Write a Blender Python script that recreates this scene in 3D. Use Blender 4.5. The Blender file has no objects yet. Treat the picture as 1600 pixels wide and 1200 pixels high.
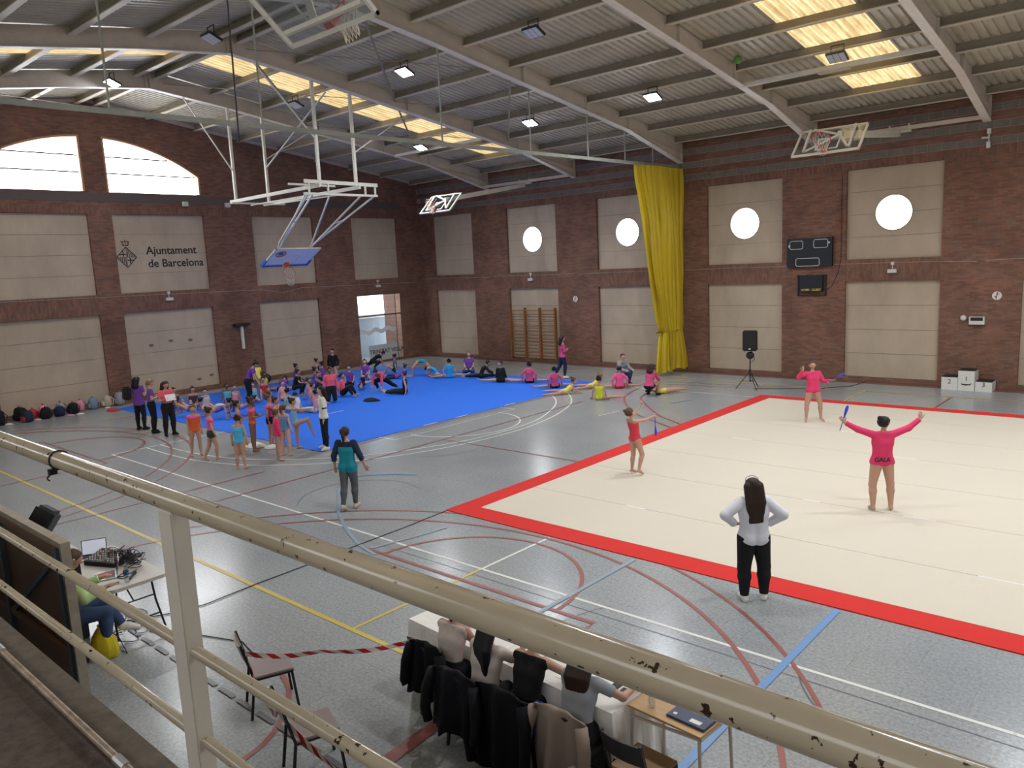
import bpy, bmesh, math, random
import numpy as np
from mathutils import Vector, Matrix
random.seed(7)
sc = bpy.context.scene
COL = sc.collection
# ------------------------------------------------------------ camera
cam_d = bpy.data.cameras.new('camera'); cam = bpy.data.objects.new('camera', cam_d); COL.objects.link(cam)
YAW, PIT, ROL = math.radians(41.94838), math.radians(8.76600), math.radians(-2.76525)
fv = Vector((-math.sin(YAW)*math.cos(PIT), math.cos(YAW)*math.cos(PIT), -math.sin(PIT)))
rv = Vector((math.cos(YAW), math.sin(YAW), 0)); uv = rv.cross(fv)
r2 = rv*math.cos(ROL)+uv*math.sin(ROL); u2 = -rv*math.sin(ROL)+uv*math.cos(ROL)
cam.matrix_world = Matrix(((r2.x,u2.x,-fv.x,30.8706),(r2.y,u2.y,-fv.y,-27.6562),(r2.z,u2.z,-fv.z,4.5370),(0,0,0,1)))
cam_d.sensor_width = 36; cam_d.lens = 36*1212.12/1600; cam_d.clip_start = .05; cam_d.clip_end = 300
sc.camera = cam
# ------------------------------------------------------------ sky, exposure
w = bpy.data.worlds.new('sky'); sc.world = w; w.use_nodes = True
bg = w.node_tree.nodes['Background']; bg.inputs[0].default_value = (.93,.96,1,1); bg.inputs[1].default_value = 4.0
sc.view_settings.view_transform = 'Standard'; sc.view_settings.look = 'None'
sc.view_settings.gamma = 1; sc.view_settings.exposure = 0.12; sc.view_settings.use_curve_mapping = False
LAMP_W = 230.0      # each lit floodlight
WIN_E = 9.0         # daylight coming through frosted panes
FILL_E = 3.6        # glowing panes added behind the gallery as main fill
# ------------------------------------------------------------ materials
MATS = {}
def mat(name, col=(.5,.5,.5), rough=.6, metal=0, emit=None, es=1, spec=.5, trans=0, alpha=1):
    if name in MATS: return MATS[name]
    m = bpy.data.materials.new(name); m.use_nodes = True; b = m.node_tree.nodes['Principled BSDF']
    b.inputs['Base Color'].default_value = (*col,1); b.inputs['Roughness'].default_value = rough
    b.inputs['Metallic'].default_value = metal; b.inputs['Specular IOR Level'].default_value = spec
    if trans: b.inputs['Transmission Weight'].default_value = trans
    if alpha < 1: b.inputs['Alpha'].default_value = alpha
    if emit: b.inputs['Emission Color'].default_value = (*emit,1); b.inputs['Emission Strength'].default_value = es
    MATS[name] = m; return m
def nd(m, t, **k):
    n = m.node_tree.nodes.new(t)
    for a, v in k.items(): setattr(n, a, v)
    return n
def lk(m, a, b): m.node_tree.links.new(a, b)
def geo_xyz(m):
    g = nd(m,'ShaderNodeNewGeometry'); s = nd(m,'ShaderNodeSeparateXYZ'); lk(m,g.outputs['Position'],s.inputs[0]); return g, s
def comb(m, a, b, c=None):
    n = nd(m,'ShaderNodeCombineXYZ'); lk(m,a,n.inputs[0]); lk(m,b,n.inputs[1])
    if c: lk(m,c,n.inputs[2])
    return n
def ramp(m, fac, stops):
    r = nd(m,'ShaderNodeValToRGB'); e = r.color_ramp.elements
    e[0].position = stops[0][0]; e[0].color = (*stops[0][1],1); e[1].position = stops[-1][0]; e[1].color = (*stops[-1][1],1)
    for p, c in stops[1:-1]:
        q = e.new(p); q.color = (*c,1)
    lk(m, fac, r.inputs[0]); return r
def noise(m, vec=None, scale=5, detail=3, rough=.5):
    n = nd(m,'ShaderNodeTexNoise'); n.inputs['Scale'].default_value = scale; n.inputs['Detail'].default_value = detail; n.inputs['Roughness'].default_value = rough
    if vec is not None: lk(m, vec, n.inputs['Vector'])
    return n
def mix(m, fac, a, b, mode='MIX'):
    n = nd(m,'ShaderNodeMix'); n.data_type = 'RGBA'; n.blend_type = mode
    for i, v in ((0,fac),(6,a),(7,b)):
        if hasattr(v,'is_output'): lk(m, v, n.inputs[i])
        elif i == 0: n.inputs[0].default_value = v
        else: n.inputs[i].default_value = (*v,1)
    return n.outputs[2]
def bump(m, h, strength=.2, dist=.01):
    b = nd(m,'ShaderNodeBump'); b.inputs['Strength'].default_value = strength; b.inputs['Distance'].default_value = dist
    lk(m, h, b.inputs['Height']); lk(m, b.outputs[0], m.node_tree.nodes['Principled BSDF'].inputs['Normal'])
def setc(m, c): lk(m, c, m.node_tree.nodes['Principled BSDF'].inputs['Base Color'])
def brick_mat(name, axis, soldier=False):
    m = mat(name, (.2,.09,.06), .85); g, s = geo_xyz(m)
    h = s.outputs[axis]; v = s.outputs[2]
    c = comb(m, v, h) if soldier else comb(m, h, v)
    b = nd(m,'ShaderNodeTexBrick'); lk(m, c.outputs[0], b.inputs['Vector']); b.inputs['Scale'].default_value = 1
    b.inputs['Brick Width'].default_value = .25; b.inputs['Row Height'].default_value = .064
    b.inputs['Mortar Size'].default_value = .007; b.inputs['Mortar Smooth'].default_value = .2; b.inputs['Bias'].default_value = -.2
    b.inputs['Color1'].default_value = (.27,.13,.086,1); b.inputs['Color2'].default_value = (.155,.075,.053,1); b.inputs['Mortar'].default_value = (.165,.115,.09,1)
    n = noise(m, g.outputs['Position'], .8, 5, .65)
    r = ramp(m, n.outputs['Fac'], [(.3,(.68,.66,.66)),(.5,(.95,.95,.95)),(.75,(1.25,1.22,1.2))])
    setc(m, mix(m, 1, b.outputs['Color'], r.outputs[0], 'MULTIPLY'))
    iv = nd(m,'ShaderNodeMath', operation='SUBTRACT'); iv.inputs[0].default_value = 1; lk(m, b.outputs['Fac'], iv.inputs[1])
    bump(m, iv.outputs[0], .5, .006); return m
BRX = brick_mat('brick_back', 0); BRY = brick_mat('brick_end', 1)
SOX = brick_mat('soldier_back', 0, True); SOY = brick_mat('soldier_end', 1, True)
def stained(name, col, rough=.8, sc1=1.5, amp=.18, metal=0, stretch=None, bmp=0, spec=.5):
    m = mat(name, col, rough, metal, spec=spec); g = nd(m,'ShaderNodeNewGeometry'); vec = g.outputs['Position']
    if stretch:
        mp = nd(m,'ShaderNodeMapping'); mp.inputs['Scale'].default_value = stretch; lk(m, vec, mp.inputs[0]); vec = mp.outputs[0]
    n = noise(m, vec, sc1, 6, .65)
    r = ramp(m, n.outputs['Fac'], [(.25,tuple(c*(1-amp) for c in col)),(.75,tuple(min(1,c*(1+amp)) for c in col))])
    setc(m, r.outputs[0])
    if bmp: bump(m, n.outputs['Fac'], bmp, .01)
    return m
INFILL = stained('beige_concrete', (.50,.41,.31), .85, 1.1, .16, stretch=(1,1,.5))
GREYBLOCK = stained('grey_block', (.19,.165,.145), .9, 3, .25)
STEEL = stained('painted_steel', (.56,.49,.41), .5, 2.2, .12)
STEELW = stained('white_steel', (.66,.64,.56), .45, 4, .08)
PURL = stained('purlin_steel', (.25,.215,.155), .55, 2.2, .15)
SHEET = stained('roof_metal', (.50,.465,.37), .4, .9, .2)
RAILT = stained('green_grey_steel', (.36,.38,.33), .5, 3, .15)
DARKM = mat('dark_metal', (.02,.02,.022), .45)
BLACK = mat('black_plastic', (.012,.012,.013), .5)
CHROME = mat('bare_metal', (.5,.5,.5), .35, .8)
WHITE = mat('white_paint', (.75,.74,.7), .5)
GLASSW = mat('daylit_pane', (.9,.93,1), .3, emit=(.93,.96,1), es=WIN_E)
FILLM = mat('fill_pane', (.9,.93,1), .3, emit=(.95,.97,1), es=FILL_E)  # fill light for the hall, added as emissive panes
def glassy(name, tint=(.9,.95,1), op=.12):
    m = bpy.data.materials.new(name); m.use_nodes = True; nt = m.node_tree; nt.nodes.clear()
    o = nt.nodes.new('ShaderNodeOutputMaterial'); t = nt.nodes.new('ShaderNodeBsdfTransparent'); g = nt.nodes.new('ShaderNodeBsdfGlossy'); x = nt.nodes.new('ShaderNodeMixShader')
    t.inputs[0].default_value = (*tint,1); g.inputs['Roughness'].default_value = .05; x.inputs[0].default_value = op
    nt.links.new(t.outputs[0], x.inputs[1]); nt.links.new(g.outputs[0], x.inputs[2]); nt.links.new(x.outputs[0], o.inputs[0]); MATS[name] = m; return m
GLASS = glassy('clear_glass'); BOARDG = glassy('backboard_glass', (.82,.84,.86), .16)
def skymat():
    m = bpy.data.materials.new('skylight_sheet'); m.use_nodes = True; nt = m.node_tree; nt.nodes.clear()
    o = nt.nodes.new('ShaderNodeOutputMaterial'); t = nt.nodes.new('ShaderNodeBsdfTranslucent'); d = nt.nodes.new('ShaderNodeBsdfDiffuse'); x = nt.nodes.new('ShaderNodeMixShader')
    g = nt.nodes.new('ShaderNodeNewGeometry'); n = nt.nodes.new('ShaderNodeTexNoise'); n.inputs['Scale'].default_value = 1.2; n.inputs['Detail'].default_value = 6; n.inputs['Roughness'].default_value = .7
    mp = nt.nodes.new('ShaderNodeMapping'); mp.inputs['Scale'].default_value = (6,.6,.6)
    r = nt.nodes.new('ShaderNodeValToRGB'); e = r.color_ramp.elements; e[0].position = .32; e[0].color = (.26,.16,.06,1); e[1].position = .62; e[1].color = (.52,.40,.21,1)
    nt.links.new(g.outputs['Position'], mp.inputs[0]); nt.links.new(mp.outputs[0], n.inputs['Vector']); nt.links.new(n.outputs['Fac'], r.inputs[0])
    nt.links.new(r.outputs[0], t.inputs[0]); d.inputs[0].default_value = (.5,.42,.25,1); x.inputs[0].default_value = .25
    nt.links.new(t.outputs[0], x.inputs[1]); nt.links.new(d.outputs[0], x.inputs[2]); nt.links.new(x.outputs[0], o.inputs[0]); return m
SKYM = skymat()
def floormat():
    m = mat('vinyl_floor', (.3,.31,.32), .3); g, s = geo_xyz(m); P = g.outputs['Position']
    n1 = noise(m, P, 26, 4, .8); n2 = noise(m, P, .35, 4); n3 = noise(m, P, .9, 3, .5)
    c1 = ramp(m, n1.outputs['Fac'], [(.28,(.20,.22,.232)),(.72,(.44,.465,.475))])
    c2 = ramp(m, n2.outputs['Fac'], [(.3,(.86,.87,.88)),(.7,(1.08,1.07,1.05))])
    b = nd(m,'ShaderNodeTexBrick'); c = comb(m, s.outputs[0], s.outputs[1]); lk(m, c.outputs[0], b.inputs['Vector']); b.inputs['Scale'].default_value = 1
    b.inputs['Brick Width'].default_value = 1.2; b.inputs['Row Height'].default_value = .61; b.inputs['Mortar Size'].default_value = .004; b.inputs['Mortar Smooth'].default_value = 0
    b.inputs['Color1'].default_value = (1,1,1,1); b.inputs['Color2'].default_value = (.97,.97,.97,1); b.inputs['Mortar'].default_value = (.8,.8,.8,1)
    x = mix(m, 1, c1.outputs[0], c2.outputs[0], 'MULTIPLY'); setc(m, mix(m, 1, x, b.outputs['Color'], 'MULTIPLY'))
    rr = nd(m,'ShaderNodeMapRange'); rr.inputs['To Min'].default_value = .17; rr.inputs['To Max'].default_value = .26; lk(m, n3.outputs['Fac'], rr.inputs['Value'])
    lk(m, rr.outputs[0], m.node_tree.nodes['Principled BSDF'].inputs['Roughness']); bump(m, n1.outputs['Fac'], .04, .002); return m
FLOORM = floormat()
def cloth(name, col, rough=.85, wr=0):
    if name in MATS: return MATS[name]
    m = mat(name, col, rough, spec=.25)
    if wr:
        g = nd(m,'ShaderNodeNewGeometry'); n = noise(m, g.outputs['Position'], wr, 3); bump(m, n.outputs['Fac'], .5, .03)
    return m
# ------------------------------------------------------------ mesh builder
class MB:
    def __init__(s): s.v = []; s.f = []; s.o = Vector((0,0,0))
    def add(s, vs, fs):
        k = len(s.v); s.v += [tuple(Vector(v)-s.o) for v in vs]; s.f += [tuple(i+k for i in f) for f in fs]; return s
    def box(s, a, b, M=None):
        x0,y0,z0 = a; x1,y1,z1 = b
        vs = [Vector(p) for p in ((x0,y0,z0),(x1,y0,z0),(x1,y1,z0),(x0,y1,z0),(x0,y0,z1),(x1,y0,z1),(x1,y1,z1),(x0,y1,z1))]
        if M: vs = [M@v for v in vs]
        return s.add(vs, [(0,3,2,1),(4,5,6,7),(0,1,5,4),(1,2,6,5),(2,3,7,6),(3,0,4,7)])
    def bar(s, p, q, w=.05, h=None, up=(0,0,1)):
        p, q = Vector(p), Vector(q); d = (q-p).normalized(); h = h or w; u = Vector(up)
        if abs(d.dot(u)) > .99: u = Vector((1,0,0))
        r = d.cross(u).normalized(); u = r.cross(d); r *= w/2; u *= h/2
        return s.add([p-r-u,p+r-u,p+r+u,p-r+u,q-r-u,q+r-u,q+r+u,q-r+u], [(0,1,2,3),(7,6,5,4),(0,4,5,1),(1,5,6,2),(2,6,7,3),(3,7,4,0)])
    def tube(s, pts, r=.02, n=8, cap=True):
        pts = [Vector(p) for p in pts]; rs = r if hasattr(r,'__len__') else [r]*len(pts); vs = []; fs = []; u = None
        for i, p in enumerate(pts):
            d = (pts[min(i+1,len(pts)-1)]-pts[max(i-1,0)])
            d = d.normalized() if d.length > 1e-9 else Vector((0,0,1))
            if u is None: u = d.orthogonal().normalized()
            u = (u-d*u.dot(d)); u = u.normalized() if u.length > 1e-6 else d.orthogonal().normalized()
            w_ = d.cross(u)
            for k in range(n):
                a = 2*math.pi*k/n; vs.append(p+(u*math.cos(a)+w_*math.sin(a))*rs[i])
        for i in range(len(pts)-1):
            for k in range(n): fs.append((i*n+k, i*n+(k+1)%n, (i+1)*n+(k+1)%n, (i+1)*n+k))
        if cap: fs.append(tuple(range(n-1,-1,-1))); fs.append(tuple((len(pts)-1)*n+k for k in range(n)))
        return s.add(vs, fs)
    def prism(s, poly, fn, t0, t1):          # poly 2D, fn(u,v,t)->xyz
        n = len(poly); vs = [fn(u,v,t0) for u,v in poly]+[fn(u,v,t1) for u,v in poly]
        return s.add(vs, [tuple(range(n-1,-1,-1)), tuple(range(n,2*n))]+[(i,(i+1)%n,n+(i+1)%n,n+i) for i in range(n)])
    def grid(s, rows):                       # rows of equal length point lists
        n = len(rows[0]); vs = [p for r in rows for p in r]
        return s.add(vs, [(i*n+k, i*n+k+1, (i+1)*n+k+1, (i+1)*n+k) for i in range(len(rows)-1) for k in range(n-1)])
    def ball(s, c, r, n=10, m=7, sq=(1,1,1)):
        c = Vector(c); vs = []; fs = []
        for i in range(m+1):
            a = math.pi*i/m
            for k in range(n):
                b = 2*math.pi*k/n; vs.append(c+Vector((r*sq[0]*math.sin(a)*math.cos(b), r*sq[1]*math.sin(a)*math.sin(b), r*sq[2]*math.cos(a))))
        for i in range(m):
            for k in range(n): fs.append((i*n+k, (i+1)*n+k, (i+1)*n+(k+1)%n, i*n+(k+1)%n))
        return s.add(vs, fs)
    def lathe(s, prof, c=(0,0,0), n=16):     # prof [(r,z)]
        c = Vector(c); rows = [[c+Vector((r*math.cos(2*math.pi*k/n), r*math.sin(2*math.pi*k/n), z)) for k in range(n+1)] for r, z in prof]
        return s.grid(rows)
    def make(s, name, m, parent=None, smooth=False, loc=None, bev=0):
        me = bpy.data.meshes.new(name); me.from_pydata(s.v, [], s.f)
        if smooth: me.shade_smooth()
        me.materials.append(m); bm = bmesh.new(); bm.from_mesh(me)
        if bev: bmesh.ops.bevel(bm, geom=bm.edges[:]+bm.verts[:], offset=bev, segments=2, affect='EDGES')
        bmesh.ops.recalc_face_normals(bm, faces=bm.faces); bm.to_mesh(me); bm.free()
        o = bpy.data.objects.new(name, me); COL.objects.link(o)
        if parent: o.parent = parent
        if loc: o.location = loc
        return o
def tag(o, label, cat, group=None):
    o['label'] = label; o['category'] = cat
    if group: o['group'] = group
    return o
def thing(name, label, cat, loc=(0,0,0), rz=0, group=None):
    o = bpy.data.objects.new(name, None); COL.objects.link(o); o.location = loc; o.rotation_euler = (0,0,math.radians(rz)); o.empty_display_size = .1
    return tag(o, label, cat, group)
def struct(o): o['kind'] = 'structure'; return o
def stuff(o): o['kind'] = 'stuff'; return o
def dup(root, loc=None, rz=None, label=None):
    def cp(o, par):
        c = o.copy(); COL.objects.link(c)
        if par: c.parent = par
        for ch in o.children: cp(ch, c)
        return c
    r = cp(root, None)
    if loc: r.location = loc
    if rz is not None: r.rotation_euler = (0,0,math.radians(rz))
    if label: r['label'] = label
    return r
def copyobj(o, parent, loc, rot=None):
    c = o.copy(); COL.objects.link(c); c.parent = parent; c.location = loc
    if rot: c.rotation_euler = rot
    return c
FONTCACHE = {}
def text(s, size, name, m, parent, M, ext=.004, bold=0, align='LEFT'):
    cu = bpy.data.curves.new('t','FONT'); cu.body = s; cu.size = size; cu.extrude = ext; cu.offset = bold; cu.align_x = align; cu.resolution_u = 3
    to = bpy.data.objects.new('t', cu); COL.objects.link(to); dg = bpy.context.evaluated_depsgraph_get()
    me = bpy.data.meshes.new_from_object(to.evaluated_get(dg)); bpy.data.objects.remove(to); me.name = name
    me.materials.clear(); me.materials.append(m); me.transform(M)
    o = bpy.data.objects.new(name, me); COL.objects.link(o)
    if parent: o.parent = parent
    return o
def frame_M(org, right, up):
    r = Vector(right).normalized(); u = Vector(up).normalized(); n = r.cross(u)
    return Matrix(((r.x,u.x,n.x,org[0]),(r.y,u.y,n.y,org[1]),(r.z,u.z,n.z,org[2]),(0,0,0,1)))
# ============================================================ THE HALL
HL, HW = 45.9, 31.46            # length along X, width along -Y
def roofz(y): return 8.95 + .1462*(min(-y, HW+y))
FX = [5.05+5.15*k for k in range(8)]
# floor
fl = struct(MB().box((-.3,-HW-.3,-.2),(HL+.3,.3,0)).make('floor', FLOORM))
def line_strip(pts, w, z=.003):
    P = [Vector((x,y,0)) for x, y in pts]; L = []; R = []
    for i, p in enumerate(P):
        d = (P[min(i+1,len(P)-1)]-P[max(i-1,0)]).normalized(); n = Vector((-d.y,d.x,0))*(w/2)
        L.append((p.x+n.x,p.y+n.y,z)); R.append((p.x-n.x,p.y-n.y,z))
    return MB().grid([L,R])
def paint(name, c): 
    m = mat(name, c, .35); g = nd(m,'ShaderNodeNewGeometry'); n = noise(m, g.outputs['Position'], 9, 6, .75)
    r = ramp(m, n.outputs['Fac'], [(.30,(.33,.34,.34)),(.36,c)]); setc(m, r.outputs[0]); return m
LW, LY, LR, LB, LD = paint('line_white',(.72,.72,.68)), paint('line_yellow',(.62,.47,.09)), paint('line_red',(.30,.095,.08)), paint('line_blue',(.16,.30,.56)), paint('tape_dark',(.12,.12,.13))
def smooth(P, n=6):
    o = []
    for i in range(len(P)-1):
        a, b, c, d = [np.array(P[max(0,min(len(P)-1,j))]) for j in (i-1,i,i+1,i+2)]
        for k in range(n):
            u = k/n; q = .5*((2*b)+(c-a)*u+(2*a-5*b+4*c-d)*u*u+(3*b-a-3*c+d)*u**3); o.append((float(q[0]),float(q[1])))
    return o+[P[-1]]
def arc(cx, cy, r, a0, a1, n=40): return [(cx+r*math.cos(math.radians(a0+(a1-a0)*i/n)), cy+r*math.sin(math.radians(a0+(a1-a0)*i/n))) for i in range(n+1)]
LB2 = paint('line_blue_faded',(.27,.34,.42))
LINES = [
 (LD,.02,arc(26.9,-20.6,1.9,150,330)),(LD,.02,arc(29.3,-19.2,1.6,200,300)),(LD,.015,[(20.0,-19.95),(36,-19.95)]),(LD,.02,arc(18.2,-18.4,1.2,60,240)),(LD,.02,arc(16.0,-14.2,1.5,-60,60)),
 (LW,.05,[(9.2,-19.73),(36.7,-19.73)]),(LW,.05,[(9.2,-19.75),(9.2,-4.5)]),(LW,.05,[(9.2,-4.5),(36.7,-4.5)]),
 (LW,.05,smooth([(9.2,-18.82),(10.6,-18.85),(11.96,-18.78),(13.0,-18.53),(13.95,-18.15),(15.11,-17.25),(15.99,-16.11),(16.55,-14.8),(16.85,-13.39),(16.92,-12.1),(16.86,-11.3),(16.61,-10.11),(16.2,-8.95),(15.73,-8.0),(14.94,-7.0),(13.8,-6.0),(12.0,-5.4),(9.2,-5.3)])),(LW,.05,smooth([(9.2,-18.43),(10.8,-18.42),(12.35,-18.21),(13.6,-17.7),(14.7,-16.92),(15.4,-16.15),(16.05,-15.0),(16.5,-13.74),(16.66,-12.4),(16.6,-11.3),(16.3,-10.14),(15.38,-8.35),(14.18,-7.09),(12.6,-6.2),(10.8,-5.8),(9.2,-5.75)])),
 (LW,.05,arc(14.72,-12.1,1.8,-92,92)),(LW,.05,[(9.2,-14.56),(14.75,-14.56),(14.75,-9.64),(9.2,-9.64)]),
 (LW,.05,[(22.95,-18.1),(22.95,-19.75)]),(LY,.05,[(22.95,-19.75),(22.95,-22.15)]),(LY,.05,[(22.95,-4.0),(22.95,-2.0)]),
 (LY,.07,[(3.4,-22.15),(42.5,-22.15)]),(LY,.06,[(3.4,-2.0),(42.5,-2.0)]),(LY,.06,[(3.4,-22.15),(3.4,-2.0)]),
 (LR,.05,arc(7.75,-24.15,6.1,0,180,60)),(LR,.05,arc(7.75,-24.15,6.6,0,180,60)),(LR,.06,arc(7.75,-20.2,1.8,0,180,30)),(LR,.06,[(5.4,-24.5),(5.4,-20.22),(10.13,-20.22),(10.2,-24.5)]),
 (LR,.06,arc(22.97,-24.15,6.0,0,180,70)),(LR,.05,arc(22.97,-24.15,6.5,20,160,60)),(LR,.06,arc(22.97,-20.2,1.78,0,180,40)),(LR,.07,[(20.75,-20.2),(25.36,-20.2),(25.36,-20.42)]),
 (LR,.05,[(15.9,-20.3),(15.9,-7.6)]),(LR,.05,[(14.6,-23),(14.6,-18.4)]),(LR,.04,[(15.95,-13.85),(20.4,-13.85)]),(LR,.04,[(14.25,-15.6),(14.25,-6.5)]),
 (LR,.16,[(25.45,-23.9),(25.36,-22.7)]),(LR,.05,[(25.42,-2.05),(25.42,-4.05)]),(LR,.06,[(24.33,-24.5),(24.26,-24.2),(24.15,-24.01),(23.87,-23.67),(23.55,-23.45),(23.21,-23.33),(22.8,-23.3)]),
 (LR,.06,[(16.15,-4.6),(16.3,-5.3),(16.59,-6.13),(16.82,-6.56),(17.36,-7.31),(18.0,-8.0),(18.72,-8.67),(20.4,-9.7)]),(LR,.06,[(16.8,-4.6),(16.9,-5.4),(17.24,-6.22),(18.05,-7.2),(19.29,-8.47),(20.4,-9.2)]),
 (LR,.03,[(12.0,-3.4),(20.0,-2.5)]),(LR,.03,[(12.5,-4.0),(19.4,-3.0)]),
 (LB2,.07,[(16.9,-17.4),(17.02,-17.84),(17.45,-18.35),(18.01,-18.75),(18.7,-19.27),(19.42,-19.68),(20.0,-19.95),(20.53,-20.17),(21.1,-20.3)]),(LB,.06,[(16.95,-17.4),(17.4,-16.95),(17.97,-16.65)]),
 (LB,.09,[(27.64,-18.1),(27.64,-22.2)]),(LB2,.07,[(24.63,-18.1),(24.6,-20.5)]),(LB2,.07,[(20.82,-20.15),(21.0,-19.4),(21.12,-18.7)]),(LB,.10,[(28.6,-20.65),(31.5,-20.7)]),(LB,.06,[(18.6,-6.6),(18.9,-5.7)]),
 (LW,.05,[(17.75,-9.3),(17.9,-8.4)])]
x = 18.9
while x < 27:
    LINES.append((LD,.06,[(x,-23.93),(x+.32,-23.93)])); x += .4
for i_, (m_, w_, p_) in enumerate(LINES): line_strip(p_, w_, .002+.00018*i_).make('court_line', m_, fl)
for q_ in (MB().box((.0,-.55,.0),(HL,0,.004)), MB().box((0,-HW,0),(.45,-.55,.004))): q_.make('edge_tiles', stained('red_floor_tiles',(.17,.085,.065),.5,2,.2), fl)
# ---- wall geometry
TOPZ, M1, M2, BZ = 7.11, 4.13, 3.40, .13
RC = .12
COLSX = [(1.07,3.86)]+[(7.6+5.155*k-1.47, 7.6+5.155*k+1.47) for k in range(7)]+[(42.1,44.9)]
COLSY = [(-29.96,-27.17),(-24.99,-21.93),(-19.77,-16.15),(-15.29,-11.69),(-9.53,-6.47),(-4.29,-1.50)]
JOINT = mat('joint_filler',(.30,.24,.18),.9)
def slabs(fn, u0, u1, z0, z1, parent, circ=None):
    for i in range(4):
        a, b = z0+(z1-z0)*i/4+.006, z0+(z1-z0)*(i+1)/4-.006
        poly = [(u0,a),(u1,a),(u1,b),(u0,b)]
        if circ and i in (1,2):
            c, r = circ; zc = (z0+z1)/2; d = .006; th = math.asin(d/r)
            A = [(c+r*math.cos(t), zc-r*math.sin(t) if i==1 else zc+r*math.sin(t)) for t in np.linspace(th, math.pi-th, 25)]
            if i == 1: poly = [(u0,a),(u1,a),(u1,b)]+A+[(u0,b)]
            else: poly = [(u1,b),(u0,b),(u0,a)]+A[::-1]+[(u1,a)]
        MB().prism(poly, fn, RC, RC+.12).make('concrete_panel', INFILL, parent)
    jt = MB()
    for i in range(5):
        z = z0+(z1-z0)*i/4
        if circ and i == 2: jt.prism([(u0,z-.012),(circ[0]-circ[1],z-.012),(circ[0]-circ[1],z+.012),(u0,z+.012)], fn, RC+.02, RC+.11); jt.prism([(circ[0]+circ[1],z-.012),(u1,z-.012),(u1,z+.012),(circ[0]+circ[1],z+.012)], fn, RC+.02, RC+.11)
        else: jt.prism([(u0,max(0,z-.012)),(u1,max(0,z-.012)),(u1,z+.012),(u0,z+.012)], fn, RC+.02, RC+.11)
    for u in (u0,u1): jt.prism([(u-.02,z0),(u+.004,z0),(u+.004,z1),(u-.02,z1)] if u==u0 else [(u-.004,z0),(u+.02,z0),(u+.02,z1),(u-.004,z1)], fn, RC+.02, RC+.11)
    jt.make('joint_filler', JOINT, parent)
def wall_long(name, y0, sgn, mats, cols, circles, clear=None):
    br, so = mats; m = MB(); Y = lambda d: y0+sgn*d
    def bx(x0,x1,z0,z1,d0=0,d1=.3): m.box((x0,min(Y(d0),Y(d1)),z0),(x1,max(Y(d0),Y(d1)),z1))
    e = [-.3]+[v for c in cols for v in c]+[HL+.3]
    for i in range(0, len(e), 2): bx(e[i], e[i+1], 0, TOPZ)
    for a, b in cols: bx(a, b, 0, BZ, .0); 
    bx(-.3, HL+.3, TOPZ+.26, 8.98)
    wl = struct(m.make(name, br)); s = MB()
    for a, b in cols: s.box((a,min(Y(.004),Y(.3)),M2),(b,max(Y(.004),Y(.3)),M1))
    s.box((-.3,min(Y(.0),Y(.3)),TOPZ),(HL+.3,max(Y(0),Y(.3)),TOPZ+.26)); s.make('soldier_course', so, wl)
    fn = lambda u,v,t: (u, Y(t), v)
    for i, (a, b) in enumerate(cols):
        slabs(fn, a, b, BZ, M2, wl); c = (a+b)/2; has = circles and 0 < i < len(cols)-1
        slabs(fn, a, b, M1, TOPZ, wl, (c,.575) if has else None)
        if has:
            w_ = struct(MB().prism([(c+.575*math.cos(t), 5.62+.575*math.sin(t)) for t in np.linspace(0,2*math.pi,40)[:-1]], fn, RC+.05, RC+.07).make('window_%d'%i, GLASSW))
            r = MB(); ring = [[fn(c+rr*math.cos(t), 5.62+rr*math.sin(t), dd) for t in np.linspace(0,2*math.pi,41)] for rr, dd in ((.575,RC-.02),(.555,RC-.02),(.555,RC+.05),(.575,RC+.05))]
            r.grid(ring+[ring[0]]); r.make('window_frame', RAILT, w_)
    return wl
wb = wall_long('wall_back', 0, 1, (BRX,SOX), COLSX, True)
# grey block courses of the back wall
mb_ = MB()
for z in (7.40,7.87,8.36): mb_.box((.0,-.004,z-.012),(HL,.03,z+.217))
mb_.make('block_mortar', mat('light_mortar',(.36,.31,.26),.9), wb)
blk = MB().box((0,-.012,0),(.385,.05,.205)).make('grey_block', GREYBLOCK, wb, loc=(0.05,0,7.4))
first = True
for z in (7.40,7.87,8.36):
    for k in range(75):
        x_ = .05+.4*k+(.2 if z == 7.87 else 0)
        if first: first = False; continue
        copyobj(blk, wb, (x_,0,z))
tr = struct(MB().box((0,-.06,8.82),(HL,0,8.9)).make('trim_1', mat('eave_trim',(.1,.07,.05),.7)))
# near wall behind the gallery, with unseen glowing panes added to fill the hall with light
m = MB()
m.box((-.3,-HW-.3,0),(HL+.3,-HW,5.6)); m.box((-.3,-HW-.3,7.9),(HL+.3,-HW,9.0))
for k in range(9): m.box((FX[0]-5.15+5.15*k-.9,-HW-.3,5.6),(FX[0]-5.15+5.15*k+.9,-HW,7.9))
m.box((HL-.9,-HW-.3,5.6),(HL+.3,-HW,7.9))
struct(m.make('wall_near', BRX))
for k in range(8):
    a = FX[0]-5.15+5.15*k+.9; w_ = struct(MB().box((a,-HW-.16,5.6),(a+3.35,-HW-.14,7.9)).make('window_%d'%(20+k), FILLM))  # added fill panes out of view, shaped like windows
    MB().box((a,-HW-.14,6.7),(a+3.35,-HW-.08,6.76)).box((a+1.65,-HW-.14,5.6),(a+1.71,-HW-.08,7.9)).make('window_frame', DARKM, w_)
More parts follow.
